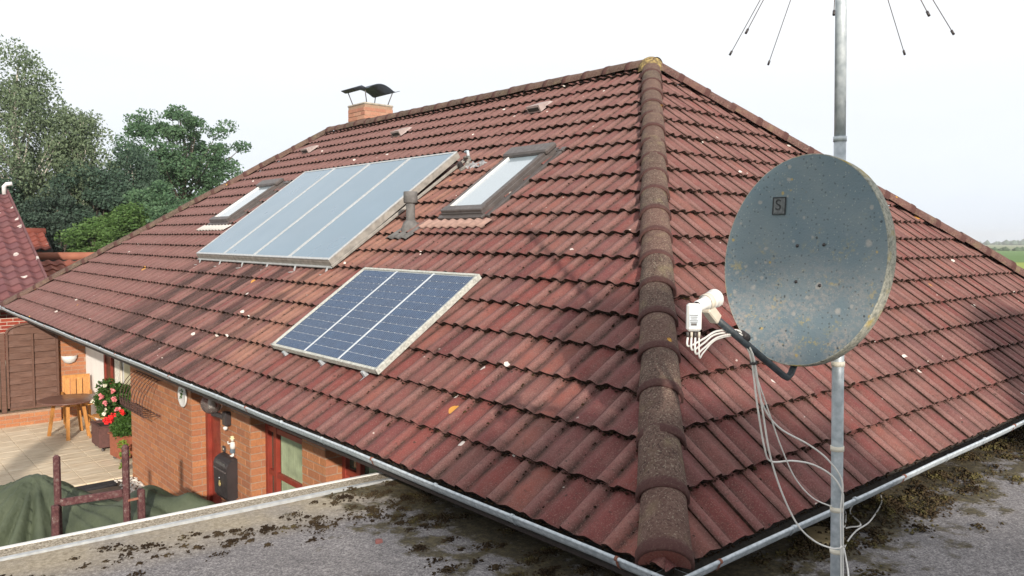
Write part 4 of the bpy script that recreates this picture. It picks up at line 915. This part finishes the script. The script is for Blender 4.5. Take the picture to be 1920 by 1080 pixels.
def leafmat(name,cs,sc=8,trans=.35):
    n=NM(name,.6,.25); v=n.noise(sc,4); v2=n.noise(.9,3); r_=n.attr('rnd'); c=n.ramp(n.m('ADD',n.m('MULTIPLY',v,.4),n.m('MULTIPLY',r_,.6)),[(i/(len(cs)-1),k) for i,k in enumerate(cs)]); c=n.mix(n.mr(v2,.35,.65,0,.35),c,cs[-1]); n.col(c)
    tr=n.nt.nodes.new('ShaderNodeBsdfTranslucent'); n.nt.links.new(c,tr.inputs[0]); mx=n.nt.nodes.new('ShaderNodeMixShader'); mx.inputs[0].default_value=trans
    out=[q for q in n.nt.nodes if q.type=='OUTPUT_MATERIAL'][0]; n.nt.links.new(n.p.outputs[0],mx.inputs[1]); n.nt.links.new(tr.outputs[0],mx.inputs[2]); n.nt.links.new(mx.outputs[0],out.inputs[0]); return n.mat
def leaves(name,parent,C,R,N,size,mat,flat=.75,aspect=.55,droop=0):
    """C: clump centres (n,3), R: radii (n,3); N leaves per clump"""
    C=np.asarray(C,float);R=np.asarray(R,float); n=len(C)*N
    d=RNG.normal(size=(n,3)); d/=np.linalg.norm(d,axis=1)[:,None]; d*=RNG.uniform(.25,1,(n,1))**.6
    P=np.repeat(C,N,0)+d*np.repeat(R,N,0); 
    if droop: P[:,2]-=droop*RNG.random(n)**2
    a=RNG.normal(size=(n,3)); a[:,2]*=flat; a/=np.linalg.norm(a,axis=1)[:,None]; b=np.cross(a,RNG.normal(size=(n,3))); b/=np.linalg.norm(b,axis=1)[:,None]
    s=size*RNG.uniform(.6,1.3,(n,1)); V=np.stack([P-a*s,P+b*s*aspect,P+a*s,P-b*s*aspect],1).reshape(-1,3)
    F=(np.arange(4)[None]+4*np.arange(n)[:,None])
    me=bpy.data.meshes.new(name); me.vertices.add(len(V)); me.vertices.foreach_set('co',V.astype(np.float32).ravel()); me.loops.add(4*n); me.loops.foreach_set('vertex_index',F.ravel().astype(np.int32)); me.polygons.add(n); me.polygons.foreach_set('loop_start',(4*np.arange(n)).astype(np.int32))
    me.materials.append(mat); at=me.attributes.new('rnd','FLOAT','POINT'); at.data.foreach_set('value',np.repeat(RNG.random(n),4).astype(np.float32)); me.update(calc_edges=True); me.validate()
    return meshobj(name,me,parent)
M_LEAFG=leafmat('geranium_leaf',[(.02,.05,.012),(.05,.11,.02),(.09,.18,.04)]); M_PET_R=simple('red_petal',(.75,.02,.02),.6,.2); M_PET_P=simple('pink_petal',(.75,.25,.27),.6,.2); M_PET_W=simple('white_petal',(.8,.78,.65),.6,.1)
def plant(x,y,z,r,n,name,label,cat,flowers):
    e=empty(name,(x,y,z-.3),label,cat); k=26; d=RNG.normal(size=(k,3)); d/=np.linalg.norm(d,axis=1)[:,None]; C=np.array([x,y,z])+d*np.array(r)*RNG.uniform(.4,.85,(k,1))
    leaves('foliage',e,C,np.full((k,3),.11),n,.03,M_LEAFG); st=MB()
    for c in C[:12]: st.tube([(x,y,z-r[2]),((x+c[0])/2,(y+c[1])/2,(z-r[2]+c[2])/2+.05),tuple(c)],.006,5)
    st.obj('stems',simple('green_stem',(.08,.10,.03),.7),e)
    for (fx,fy,fz,fr,mt,ct) in flowers:
        leaves('flower',e,RNG.normal(size=(ct,3))*fr*.35+np.array([fx,fy,fz]),np.full((ct,3),fr*.5),14,.016,mt,aspect=.9)
    return e
plant(.86,12.75,-1.32,(.34,.42,.36),150,'rose_bush','leafy rose bush with pink and cream flowers in the dark planter','plant',[(.62,12.5,-1.22,.06,M_PET_P,6),(.75,12.3,-1.10,.06,M_PET_P,5),(.60,12.2,-1.28,.05,M_PET_P,5),(.72,12.1,-1.2,.05,M_PET_P,5),(.55,12.75,-1.35,.05,M_PET_W,4),(.68,12.5,-1.02,.04,M_PET_W,4),(.74,12.0,-1.38,.05,M_PET_P,5),(.62,12.35,-1.48,.05,M_PET_W,4)])
plant(.82,11.85,-1.62,(.22,.28,.24),150,'geranium','bright red flowering geranium in the red brown planter','plant',[(.62,12.15,-1.58,.075,M_PET_R,9),(.64,11.95,-1.47,.085,M_PET_R,12),(.60,12.0,-1.55,.06,M_PET_R,8),(.70,11.55,-1.35,.05,M_PET_R,6)])
leaves_e=empty('ivy_sprig',(.60,11.0,GZ),'low light green sprig at the foot of the brick corner','plant'); leaves('foliage',leaves_e,[(.56,10.98,GZ+.18),(.58,11.0,GZ+.35),(.55,11.02,GZ+.5)],np.full((3,3),.08),60,.03,leafmat('light_leaf',[(.12,.2,.03),(.25,.38,.06)]))
# wall things
wl_=empty('wall_lamp',(.86,15.95,-1.0),'white half-bowl uplighter on the sunlit brick wall','lamp')
put(MB().lathe([(.001,-.17),(.05,-.165),(.10,-.13),(.135,-.07),(.15,0),(.14,.0),(.125,-.06),(.09,-.12),(.001,-.155)],c=(.86,15.99,-.93),n=24,a0=math.pi,a1=2*math.pi),'bowl',M_WHITE,wl_); put(MB().box((.86,15.985,-.99),(.12,.02,.1)),'back_plate',M_CREAM,wl_)
pl=empty('wall_plate',(.63,8.42,-.58),'oval white ceramic plaque with a plant motif under the gutter','plaque')
pm=Matrix.Translation((.638,8.42,-.575))@Matrix.Rotation(-math.pi/2,4,'Y')@Matrix.Scale(1.0,4)
mm=MB().lathe([(.001,.012),(.08,.012),(.10,.02),(.112,.022),(.118,.012),(.11,0)],n=24); 
for i,v in enumerate(mm.v): mm.v[i]=(v[0]*1.3,v[1]*1.35,v[2])
put(mm,'dish',M_WHITE,pl,pm); leaves('painted_sprig',pl,[(.612,8.42,-.55),(.612,8.44,-.60),(.612,8.40,-.50)],np.full((3,3),(.02)),14,.016,M_LEAFG)
bs=empty('wire_basket',(.62,9.9,-.9),'rusty wrought iron half-basket hanging on the brick wall','basket'); M_IRON=simple('rusty_iron',(.07,.035,.03),.8,.3)
def arc(y): return [(.60,y,-.50),(.52,y,-.56),(.42,y,-.70),(.38,y,-.86),(.40,y,-1.0)]
for i in range(9): put(MB().tube(smoothpts(arc(9.35+.135*i),4),.006,5),'hoop',M_IRON,bs)
for (x,z) in ((.38,-.86),(.40,-1.0),(.60,-1.0),(.62,-.50)): put(MB().tube([(x,9.33,z),(x,10.45,z)],.007,5),'rail',M_IRON,bs)
for i in range(9): put(MB().tube([(.40,9.35+.135*i,-1.0),(.62,9.35+.135*i,-1.0)],.005,5),'cross_wire',M_IRON,bs)
sc=MB()
for i in range(16):
    y=9.4+.068*i; c=Vector((.385,y,-.93)); sc.tube([c+Vector((0,.028*math.cos(t*.7),.045*math.sin(t*.7))) for t in range(10)],.004,4)
put(sc,'scrollwork',M_IRON,bs)
gl=empty('globe_lamp',(.64,6.9,-.5),'smoked glass globe lamp with motion sensor under the gutter','lamp'); gm=NM('smoked_globe',.08,.6); gm.col((.55,.5,.48)); gm.p.inputs['Transmission Weight'].default_value=.85; gm.p.inputs['IOR'].default_value=1.1
put(MB().lathe([(.001,-.125)]+[(.125*math.sin(math.pi*i/12),-.125*math.cos(math.pi*i/12)) for i in range(1,12)]+[(.001,.125)],c=(.50,7.02,-.43),n=22),'globe',gm.mat,gl)
put(MB().lathe([(.001,-.07),(.035,-.06),(.04,.0),(.03,.05),(.001,.06)],c=(.50,7.02,-.42),n=14),'bulb',M_WHITE,gl)
put(MB().bar((.50,7.02,-.55),(.64,6.88,-.60),.05,.05,bev=.008),'arm',M_BLACK,gl); put(MB().box((.615,6.86,-.60),(.08,.11,.17),bev=.015),'housing',M_BLACK,gl); put(MB().lathe([(.001,-.03),(.02,-.025),(.028,0),(.02,.012)],c=(.585,6.83,-.70),n=12),'sensor',M_WHITE,gl)
mb=empty('mailbox',(.58,6.86,-1.30),'black wall letterbox with a small golden crest','mailbox')
m=MB(); vs=[]; pr=[(0,-1.50),(-.09,-1.55),(-.12,-1.50),(-.13,-1.14),(-.11,-1.09),(-.06,-1.055),(0,-1.04)]
for y in (6.64,7.05):
    for (x,z) in pr: vs.append((.648+x,y,z))
n=len(pr); m.add(vs,[(i,(i+1)%n,n+(i+1)%n,n+i) for i in range(n)]+[tuple(range(n))[::-1],tuple(range(n,2*n))]); put(m,'box_body',M_BLACK,mb)
put(MB().box((.511,6.845,-1.19),(.012,.36,.012)),'flap_edge',simple('worn_black_edge',(.12,.10,.10),.5),mb); put(MB().box((.522,6.845,-1.115),(.006,.26,.035)),'letter_slot',simple('slot_grey',(.09,.09,.09),.4),mb)
M_GOLD=simple('gold_crest',(.62,.50,.22),.4,.15,30,.5,.5)
cr_=MB().lathe([(.022,-.004),(.028,-.004),(.028,.004),(.022,.004),(.022,-.004)],M=Matrix.Rotation(math.pi/2,3,'Y'),c=(.512,6.85,-1.36),n=14); cr_.box((.512,6.85,-1.325),(.006,.03,.018)); cr_.box((.512,6.85,-1.36),(.006,.016,.03)); put(cr_,'crest',M_GOLD,mb); put(MB().lathe([(.001,.004),(.008,.003),(.009,-.003)],M=Matrix.Rotation(-math.pi/2,3,'Y'),c=(.508,6.85,-1.285),n=10),'lock',M_ZINC,mb)
db=MB().box((.640,7.02,-1.0),(.02,.07,.07),bev=.004).obj('doorbell',M_BLACK); tag(db,'small dark square bell push beside the red door','doorbell'); MB().lathe([(.001,.003),(.012,.003),(.014,0)],M=Matrix.Rotation(-math.pi/2,3,'Y'),c=(.629,7.02,-1.0),n=10).obj('button',M_CREAM,db)
fg=empty('wall_figurine',(.62,6.72,-.90),'small white figurine with cap and blue trousers on the brick wall','figurine')
put(MB().lathe([(.001,-.04),(.026,-.035),(.032,0),(.026,.04),(.012,.05)],c=(.625,6.72,-.90),n=12),'torso',M_WHITE,fg); put(MB().lathe([(.001,-.02),(.017,-.012),(.02,.004),(.014,.018),(.001,.022)],c=(.622,6.72,-.83),n=12),'head',M_CREAM,fg); put(MB().lathe([(.030,0),(.030,.006),(.018,.008),(.022,.03),(.001,.034)],c=(.622,6.72,-.815),n=12),'cap',simple('cream_cap',(.7,.66,.4),.6),fg)
put(MB().lathe([(.030,.02),(.032,-.02),(.024,-.03),(.001,-.03)],c=(.625,6.72,-.955),n=12),'trousers',simple('blue_trousers',(.12,.16,.2),.7),fg)
for dy in (-.016,.016): put(MB().tube([(.625,6.72+dy,-.98),(.625,6.72+dy,-1.015),(.60,6.72+dy,-1.018)],.009,7),'leg',M_WHITE,fg)
put(MB().tube([(.62,6.745,-.875),(.60,6.79,-.885),(.60,6.80,-.86)],.009,7),'arm',M_WHITE,fg)
# tarpaulin over a heap, timber posts
def tarp_h(x,y):
    def seg_(p,q,zp,zq,wd,fall):
        px,py=p;qx,qy=q;dx,dy=qx-px,qy-py;t=max(0,min(1,((x-px)*dx+(y-py)*dy)/(dx*dx+dy*dy))); d=math.hypot(x-px-t*dx,y-py-t*dy)
        return (zp+(zq-zp)*t)-fall*(math.sqrt(d*d+wd*wd)-wd)
    hs=[seg_((-3.6,8.2),(-1.34,6.95),-1.45,-.95,.10,.62), seg_((-1.34,6.95),(-.82,6.35),-.95,-1.16,.12,.75), seg_((-.82,6.35),(-.52,6.2),-1.16,-1.0,.2,.8), seg_((-.52,6.2),(-.30,6.0),-1.0,-1.12,.10,.9),seg_((-.14,5.92),(-.06,5.80),-1.03,-1.05,.11,1.6), seg_((-2.6,6.0),(-1.1,5.5),-1.75,-1.55,.3,.5)]
    k=sum(math.exp(14*v) for v in hs); z=math.log(k)/14
    th=math.atan2(y-6.95,x+1.34); r=math.hypot(x+1.34,y-6.95)
    fold=abs(math.sin(th*7.5+1.3*math.sin(th*3)+.5*r))**.7; f2=abs(math.sin(th*17+2.*math.sin(th*5)+r))**.8
    z-=(.20*(1-fold)+.06*(1-f2))*min(1,r/.6)*max(0,1-r/5)
    z-=.05*abs(math.sin((x+.2)*3.2-(y-6)*6.0))**3*math.exp(-((x+.35)**2)*2.5)
    return max(GZ+.02,z)
m=MB(); NX,NY=190,190; vs=[]
for i in range(NX+1):
    for j in range(NY+1):
        x=-4.4+4.75*i/NX; y=3.4+5.6*j/NY; vs.append((x,y,tarp_h(x,y)))
m.add(vs,[(i*(NY+1)+j,(i+1)*(NY+1)+j,(i+1)*(NY+1)+j+1,i*(NY+1)+j+1) for i in range(NX) for j in range(NY)],0,True)
_n=NM('green_tarpaulin',.62,.35); _n.col(_n.mix(_n.mr(_n.noise(2.5,5),.3,.7),(.038,.050,.030),(.080,.098,.060))); _n.bump(_n.noise(9,4),.5,.04); tarp=m.obj('tarpaulin',_n.mat,recalc=False); tag(tarp,'dark green tarpaulin draped over a heap beside the flat roof','tarpaulin')
tf=empty('timber_frame',(-1.0,6.0,GZ),'flaking red brown post frame sticking up through the green tarpaulin','post frame')
put(MB().bar((-1.275,6.22,-1.9),(-1.275,6.22,-.56),.07,.06,up=(1,0,0),bev=.02),'post',M_POST,tf); put(MB().bar((-.775,5.80,-1.9),(-.775,5.80,-.46),.07,.06,up=(1,0,0),bev=.02),'post',M_POST,tf)
put(MB().bar((-1.255,6.19,-1.02),(-.80,5.82,-.93),.04,.07,up=(0,0,1),bev=.006),'crossbar',M_POST,tf)
put(MB().bar((-1.335,6.13,-2.0),(-1.315,6.13,-1.02),.075,.06,up=(1,0,0),bev=.01),'lower_post',M_POST,tf); put(MB().bar((-.66,5.74,-2.0),(-.66,5.74,-.90),.07,.06,up=(1,0,0),bev=.01),'lower_post',M_POST,tf)
put(MB().bar((-.78,5.78,-1.0),(-.66,5.72,-.98),.02,.02),'bolt',M_RUST,tf)
gp=[(random.uniform(.36,.64),random.uniform(7.6,10.75),GZ+.03,random.uniform(.02,.045)) for _ in range(700)]
tag(lumps('gravel_strip',None,gp,simple('pale_gravel',(.55,.52,.48),.9,.25,10)),'pale pebble strip along the foot of the brick wall','gravel')
# ------------------------------------------------------------------ neighbours
def mat_pantile(name,cs,spots=True):
    n=NM(name,.75,.3); r=n.rnd(); c=n.ramp(r,[(i/(len(cs)-1),k) for i,k in enumerate(cs)]); c=n.mix(n.mr(n.noise(3,4),.35,.7,0,.5),c,tuple(v*.6 for v in cs[0]))
    d,cc=n.vor(2.3); k=n.m('MULTIPLY',n.m('LESS_THAN',d,.17),n.m('GREATER_THAN',n.sep(cc)[0],.45)); c=n.mix(n.m('MULTIPLY',k,.75 if spots else .25),c,(.55,.52,.5)); n.col(c); n.bump(n.noise(60,3),.3,.01); return n.mat
M_PAN=mat_pantile('pantile_red',[(.135,.052,.058),(.165,.066,.066),(.12,.05,.057),(.15,.07,.072)])
def pan_mesh(mat):
    m=MB(); vs=[]; n=8
    for i in range(n+1):
        u=.30*i/n; z=.035*math.cos(2*math.pi*i/n*.95+.3)+.03
        vs+= [(u,0,z+.05),(u,.36,z+.0),(u,0,z+.01)]
    fs=[(3*i,3*i+3,3*i+4,3*i+1) for i in range(n)]+[(3*i+2,3*i+5,3*i+3,3*i) for i in range(n)]; return m.add(vs,fs,0,True).mesh('pantile',mat,False)
nb=empty('neighbour_house',(0,19,GZ),'neighbouring house with a pantiled roof and red brick wall at the left edge','house')
nv=Vector((0,5.97,2.81)).normalized(); nn_=Vector((0,-2.81,5.97)).normalized(); pm_=pan_mesh(M_PAN); pd=md(pm_); rest=[]
nrf=MB().add([(-7,18.9,-.14),(1.2,18.9,-.14),(1.2,25.1,2.78),(-7,25.1,2.78),(-7,31.3,-.14),(1.2,31.3,-.14)],[(0,1,2,3),(3,2,5,4)]).obj('roof',M_DARK,nb)
for r in range(20):
    for c in range(27):
        x=1.23-.3*(c+1); q=Vector((x,18.95,-.10))+nv*(r*.335); M=Matrix(((1,nv.x,nn_.x,q.x),(0,nv.y,nn_.y,q.y),(0,nv.z,nn_.z,q.z),(0,0,0,1)))
        if c<7: meshobj('pantile',pm_,nrf,M)
        else: rest.append((M,)+pd)
o=stuff_join('distant_pantiles',nrf,rest,[M_PAN],extra=())
m=MB(); m.bar((1.22,18.93,-.02),(1.22,25.05,2.86),.05,.14); m.obj('verge_board',M_PAN,nb)
for i in range(9): meshobj('ridge_tile',cap_mesh(M_CAP_RED,.95,.13,.12,8,False) if i==0 else bpy.data.objects[-1].data if False else RT_ME if i else None,nrf,Matrix.Translation((1.1-.9*i,25.05,2.85))@Matrix.Rotation(math.pi/2,4,'Z')) if False else None
nw=wallbox('wall',-7,1.0,19.5,19.7,GZ,-.12,M_MORT_W,nb); k=len(bricks); lay(nw,(-1.2,19.5,0),(1,0,0),2.2,-1.4,-.12,(0,-1,0)); nbk=bricks[k:]; del bricks[k:]
bmr=md(brick_mesh(M_BRICK_R)); stuff_join('brickwork',nw,[(b[2],)+bmr for b in nbk],[M_BRICK_R],extra=()); wallbox('wall',.95,1.0,19.7,30.8,GZ,-.12,M_BRICK_R,nb)
wallbox('wall',-7,1.0,30.8,31,GZ,-.12,M_BRICK_R,nb)
m=MB(); m.tube([(-7,18.86,-.10),(1.25,18.86,-.10)],.06,10); m.obj('gutter',M_ZINC,nb)
put(MB().tube([(1.13,24.9,2.75),(1.13,24.9,2.98),(1.18,24.85,3.05),(1.32,24.8,3.07)],.06,10),'roof_flue',simple('pale_flue',(.6,.6,.6),.4),nb)
def far_house(name,x0,x1,y0,y1,ze,zr,label,mat):
    e=empty(name,((x0+x1)/2,(y0+y1)/2,GZ),label,'house'); ym=(y0+y1)/2
    rf=MB().add([(x0-.3,y0-.3,ze),(x1+.3,y0-.3,ze),(x1+.3,ym,zr),(x0-.3,ym,zr),(x0-.3,y1+.3,ze),(x1+.3,y1+.3,ze)],[(0,1,2,3),(3,2,5,4)]).obj('roof',M_DARK,e)
    sl_=Vector((0,ym-y0+.3,zr-ze)); ln=sl_.length; sl_.normalize(); nr_=Vector((1,0,0)).cross(sl_); it=[]; pdm=md(pan_mesh(mat))
    for r in range(int(ln/.335)):
        for c in range(int((x1-x0+.6)/.3)):
            q=Vector((x0-.3+.3*c,y0-.3,ze+.04))+sl_*(r*.335); it.append((Matrix(((1,sl_.x,nr_.x,q.x),(0,sl_.y,nr_.y,q.y),(0,sl_.z,nr_.z,q.z),(0,0,0,1))),)+pdm)
    stuff_join('pantiles',rf,it,[mat],extra=()); MB().tube([(x0-.3,ym,zr+.06),(x1+.3,ym,zr+.06)],.14,10).obj('ridge',mat,rf)
    wl=MB(); wl.box(((x0+x1)/2,(y0+y1)/2,(GZ+ze)/2),(x1-x0,y1-y0,ze-GZ)); wl.obj('wall',M_BRICK_R,e)
    for i in range(3): 
        f=MB().box((x0+(x1-x0)*(i+.5)/3,y0-.02,GZ+1.5),((x1-x0)*.22,.06,1.1)).obj('window',M_WHITE,e); MB().box((x0+(x1-x0)*(i+.5)/3,y0-.06,GZ+1.5),((x1-x0)*.18,.02,.95)).obj('pane',M_WIN,f)
    return e
far_house('garden_house',1.75,6.5,23.6,28.4,-.45,.84,'low outbuilding with an orange red pantile roof behind the corner of the house',mat_pantile('pantile_orange',[(.26,.085,.055),(.22,.07,.05),(.30,.115,.07)],False))
far_house('distant_house',1.9,2.9,29.6,31.6,1.0,1.65,'small bright red roof glimpsed between neighbour roof and trees',mat_pantile('pantile_bright',[(.24,.065,.045),(.20,.06,.045)],False))
# ------------------------------------------------------------------ trees
def tree(name,label,base,h,crown_c,crown_r,nc,N,size,lm,bark,seed,tr=.2,clr=.9,droop=0,flat=.7,limbs=9,cat='tree',top_taper=0.):
    rs=np.random.default_rng(seed); e=empty(name,base,label,cat)
    d=rs.normal(size=(nc,3)); d/=np.linalg.norm(d,axis=1)[:,None]; rad=rs.uniform(.25,1,(nc,1))**.55; C=np.array(crown_c)+d*rad*np.array(crown_r)
    if top_taper:
        t=np.clip((C[:,2]-(crown_c[2]-crown_r[2]))/(2*crown_r[2]),0,1); k=1-top_taper*t; C[:,0]=crown_c[0]+(C[:,0]-crown_c[0])*k; C[:,1]=crown_c[1]+(C[:,1]-crown_c[1])*k
    R=np.stack([rs.uniform(.6,1.3,nc)*clr]*3,1)*np.array([1,1,.62])
    leaves('crown',e,C,R,N,size,lm,flat=flat,droop=droop)
    b=Vector(base); top=Vector(crown_c)+Vector((0,0,crown_r[2]*.75)); m=MB()
    n=8; tp=[b.lerp(top,i/n)+Vector((math.sin(i*1.3+seed)*.12,math.cos(i*1.7+seed)*.12,0))*(1 if i else 0) for i in range(n+1)]; m.tube(tp,[tr*(1-.88*i/n) for i in range(n+1)],9)
    for c in C[:limbs*3]:
        c=Vector(c); f=min(.95,max(.15,(c.z-b.z)/(top.z-b.z)*.72)); p=b.lerp(top,f); mid=p.lerp(c,.5)+Vector((0,0,-.15)); m.tube(smoothpts([p,mid,c],4),[tr*(1-.88*f)*.5*(1-.85*i/8) for i in range(9)],5)
    m.obj('trunk',bark,e); return e
M_BARK=simple('grey_bark',(.12,.10,.08),.9,.4,10); _n=NM('birch_bark',.8,.2); _n.col(_n.mix(_n.mr(_n.noise(6,4,vec=_n.scl(_n.pos,(1,1,4))),.5,.6),(.55,.52,.46),(.1,.09,.08))); M_BIRCH=_n.mat
L_BIRCH=leafmat('birch_leaf',[(.08,.125,.085),(.14,.19,.115),(.20,.26,.15)]); L_OAK=leafmat('oak_leaf',[(.045,.10,.06),(.08,.155,.085),(.125,.21,.105)]); L_DARK=leafmat('dark_leaf',[(.035,.07,.055),(.06,.105,.075),(.09,.145,.095)])  # birch, oak, dark and purple leaves lightened bluish to stand for haze
L_PURP=leafmat('purple_leaf',[(.035,.06,.05),(.055,.09,.07),(.085,.13,.09)]); L_BR=leafmat('bright_leaf',[(.05,.11,.03),(.09,.17,.05),(.14,.23,.07)])
TG='trees behind the house on the left'
tree('birch_tree','tall loose birch at the left edge with hanging twigs',(3.0,33.5,GZ),11,(2.9,33.5,4.9),(2.7,2.4,4.3),150,210,.062,L_BIRCH,M_BIRCH,3,.24,.55,droop=.9,flat=1.3,limbs=14,top_taper=.42)
tree('birch_tree','second birch, lower and right of the tallest one',(4.9,33.4,GZ),9,(5.0,33.4,3.7),(2.2,2.2,3.2),115,200,.062,L_BIRCH,M_BIRCH,8,.2,.52,droop=.7,flat=1.3,limbs=14,top_taper=.5)
tree('birch_tree','slim birch between the tall birch and the oak',(6.7,33.2,GZ),8,(6.9,33.2,3.0),(1.6,1.8,2.6),75,200,.06,L_DARK,M_BIRCH,12,.16,.55,droop=.5,flat=1.2,limbs=12,top_taper=.4)
tree('oak_tree','broad round oak with open lower branches right of the birches',(10.9,37.6,GZ),9,(10.4,37.6,5.2),(3.2,3.1,2.7),120,260,.075,L_OAK,M_BARK,5,.3,.62,limbs=20)
tree('maple_tree','dark dense maple behind the low outbuilding',(5.2,32.4,GZ),6,(5.3,32.3,2.2),(1.9,1.9,2.1),70,380,.07,L_DARK,M_BARK,6,.18,.62)
tree('maple_tree','dark maple close to the left roof hip',(7.2,30.5,GZ),6,(7.0,30.3,1.9),(1.5,1.8,1.7),60,380,.07,L_OAK,M_BARK,16,.18,.6)
tree('plum_tree','small dark green tree left of the dark maple',(3.9,31.6,GZ),5,(3.9,31.6,1.9),(1.1,1.1,1.6),45,360,.055,L_PURP,M_BARK,7,.12,.5)
tree('hazel_bush','bright green layered bush just above the roof edge',(5.9,30.3,GZ),4,(5.9,30.2,1.5),(1.3,1.1,1.25),46,330,.065,L_BR,M_BARK,9,.1,.48,flat=.4,cat='bush')
tree('hazel_bush','sunlit bush right of the low red roof',(4.4,29.7,GZ),4,(4.5,29.7,1.0),(1.0,.9,1.1),40,330,.06,L_BR,M_BARK,19,.09,.42,flat=.4,cat='bush')
tree('hazel_bush','mid green bush in front of the oak',(7.4,28.0,GZ),4,(7.2,28.0,1.7),(1.3,1.2,1.2),46,330,.065,L_OAK,M_BARK,29,.1,.46,flat=.5,cat='bush')
tree('maple_tree','dark tree behind the pantiled neighbour roof',(1.7,33.0,GZ),6,(1.7,33.0,2.0),(1.6,1.5,2.2),60,360,.065,L_DARK,M_BARK,26,.15,.55)
# unseen trees added behind the viewer to shade the near roof
def behind(u,s,ztop,ru,label,seed,rz=2.4,N=420,nc=60):
    px=.89*u+.455*s; py=-.455*u+.89*s; return tree('shade_tree',label,(px,py,GZ),8,(px,py,ztop-rz),(ru,ru,rz),nc,N,.10,L_OAK,M_BARK,seed,.22,.8)
behind(.7,-13.0,1.42+13*.325,1.9,'unseen dense tree added behind the garage to shade the near corner',41,rz=3.2,N=600,nc=90)
behind(6.0,-13.0,2.0+13*.325,1.1,'second unseen tree behind the garage, shading the slope further right',42,rz=1.6,N=420,nc=40)
tree('shadow_column','unseen column of foliage added to cast the shadow band on the terrace',(.89*-6.25+.455*-1.0,.455*6.25-.89,GZ),5,(.89*-6.25+.455*-1.0,.455*6.25-.89,.55),(.10,.10,2.1),70,420,.05,L_DARK,M_BARK,43,.08,.24,limbs=2)  # unseen foliage column added only to throw a shadow band across the terrace
# far tree line on the horizon
pts=[]
for i in range(900):
    t=math.radians(random.uniform(52,98)); r=random.uniform(1250,1450); hh=random.uniform(2,5)*(1+.5*math.sin(t*40)); pts.append((CAM.x+r*math.sin(t),CAM.y+r*math.cos(t),GZ+hh*.3,hh))
tag(lumps('far_treeline',None,pts,simple('hazy_far_trees',(.07,.11,.08),.95,.2,.01),.8),'faint bluish line of trees on the horizon at the right edge','trees')
pts=[]
for i in range(260):
    t=math.radians(random.uniform(52,98)); r=random.uniform(408,418); pts.append((CAM.x+r*math.sin(t),CAM.y+r*math.cos(t),GZ+.5,random.uniform(1.2,2.2)))
tag(lumps('far_hedge',None,pts,simple('dull_hedge',(.06,.10,.05),.95,.2,.1),.7),'thin dark hedge line between the far fields on the right','hedge')
# ------------------------------------------------------------------ haze
hz=MB().box((300,300,10),(3700,3700,26)).obj('haze',None or M_DARK,None); hz.data.materials.clear(); hm=bpy.data.materials.new('haze'); hm.use_nodes=True; t=hm.node_tree; t.nodes.clear(); o_=t.nodes.new('ShaderNodeOutputMaterial'); pvn=t.nodes.new('ShaderNodeVolumePrincipled'); pvn.inputs['Color'].default_value=(.97,.985,1,1); pvn.inputs['Density'].default_value=.0004; pvn.inputs['Anisotropy'].default_value=.2; t.links.new(pvn.outputs[0],o_.inputs['Volume']); hz.data.materials.append(hm); hz['kind']='stuff'
HAZE=True
if not HAZE: bpy.data.objects.remove(hz)
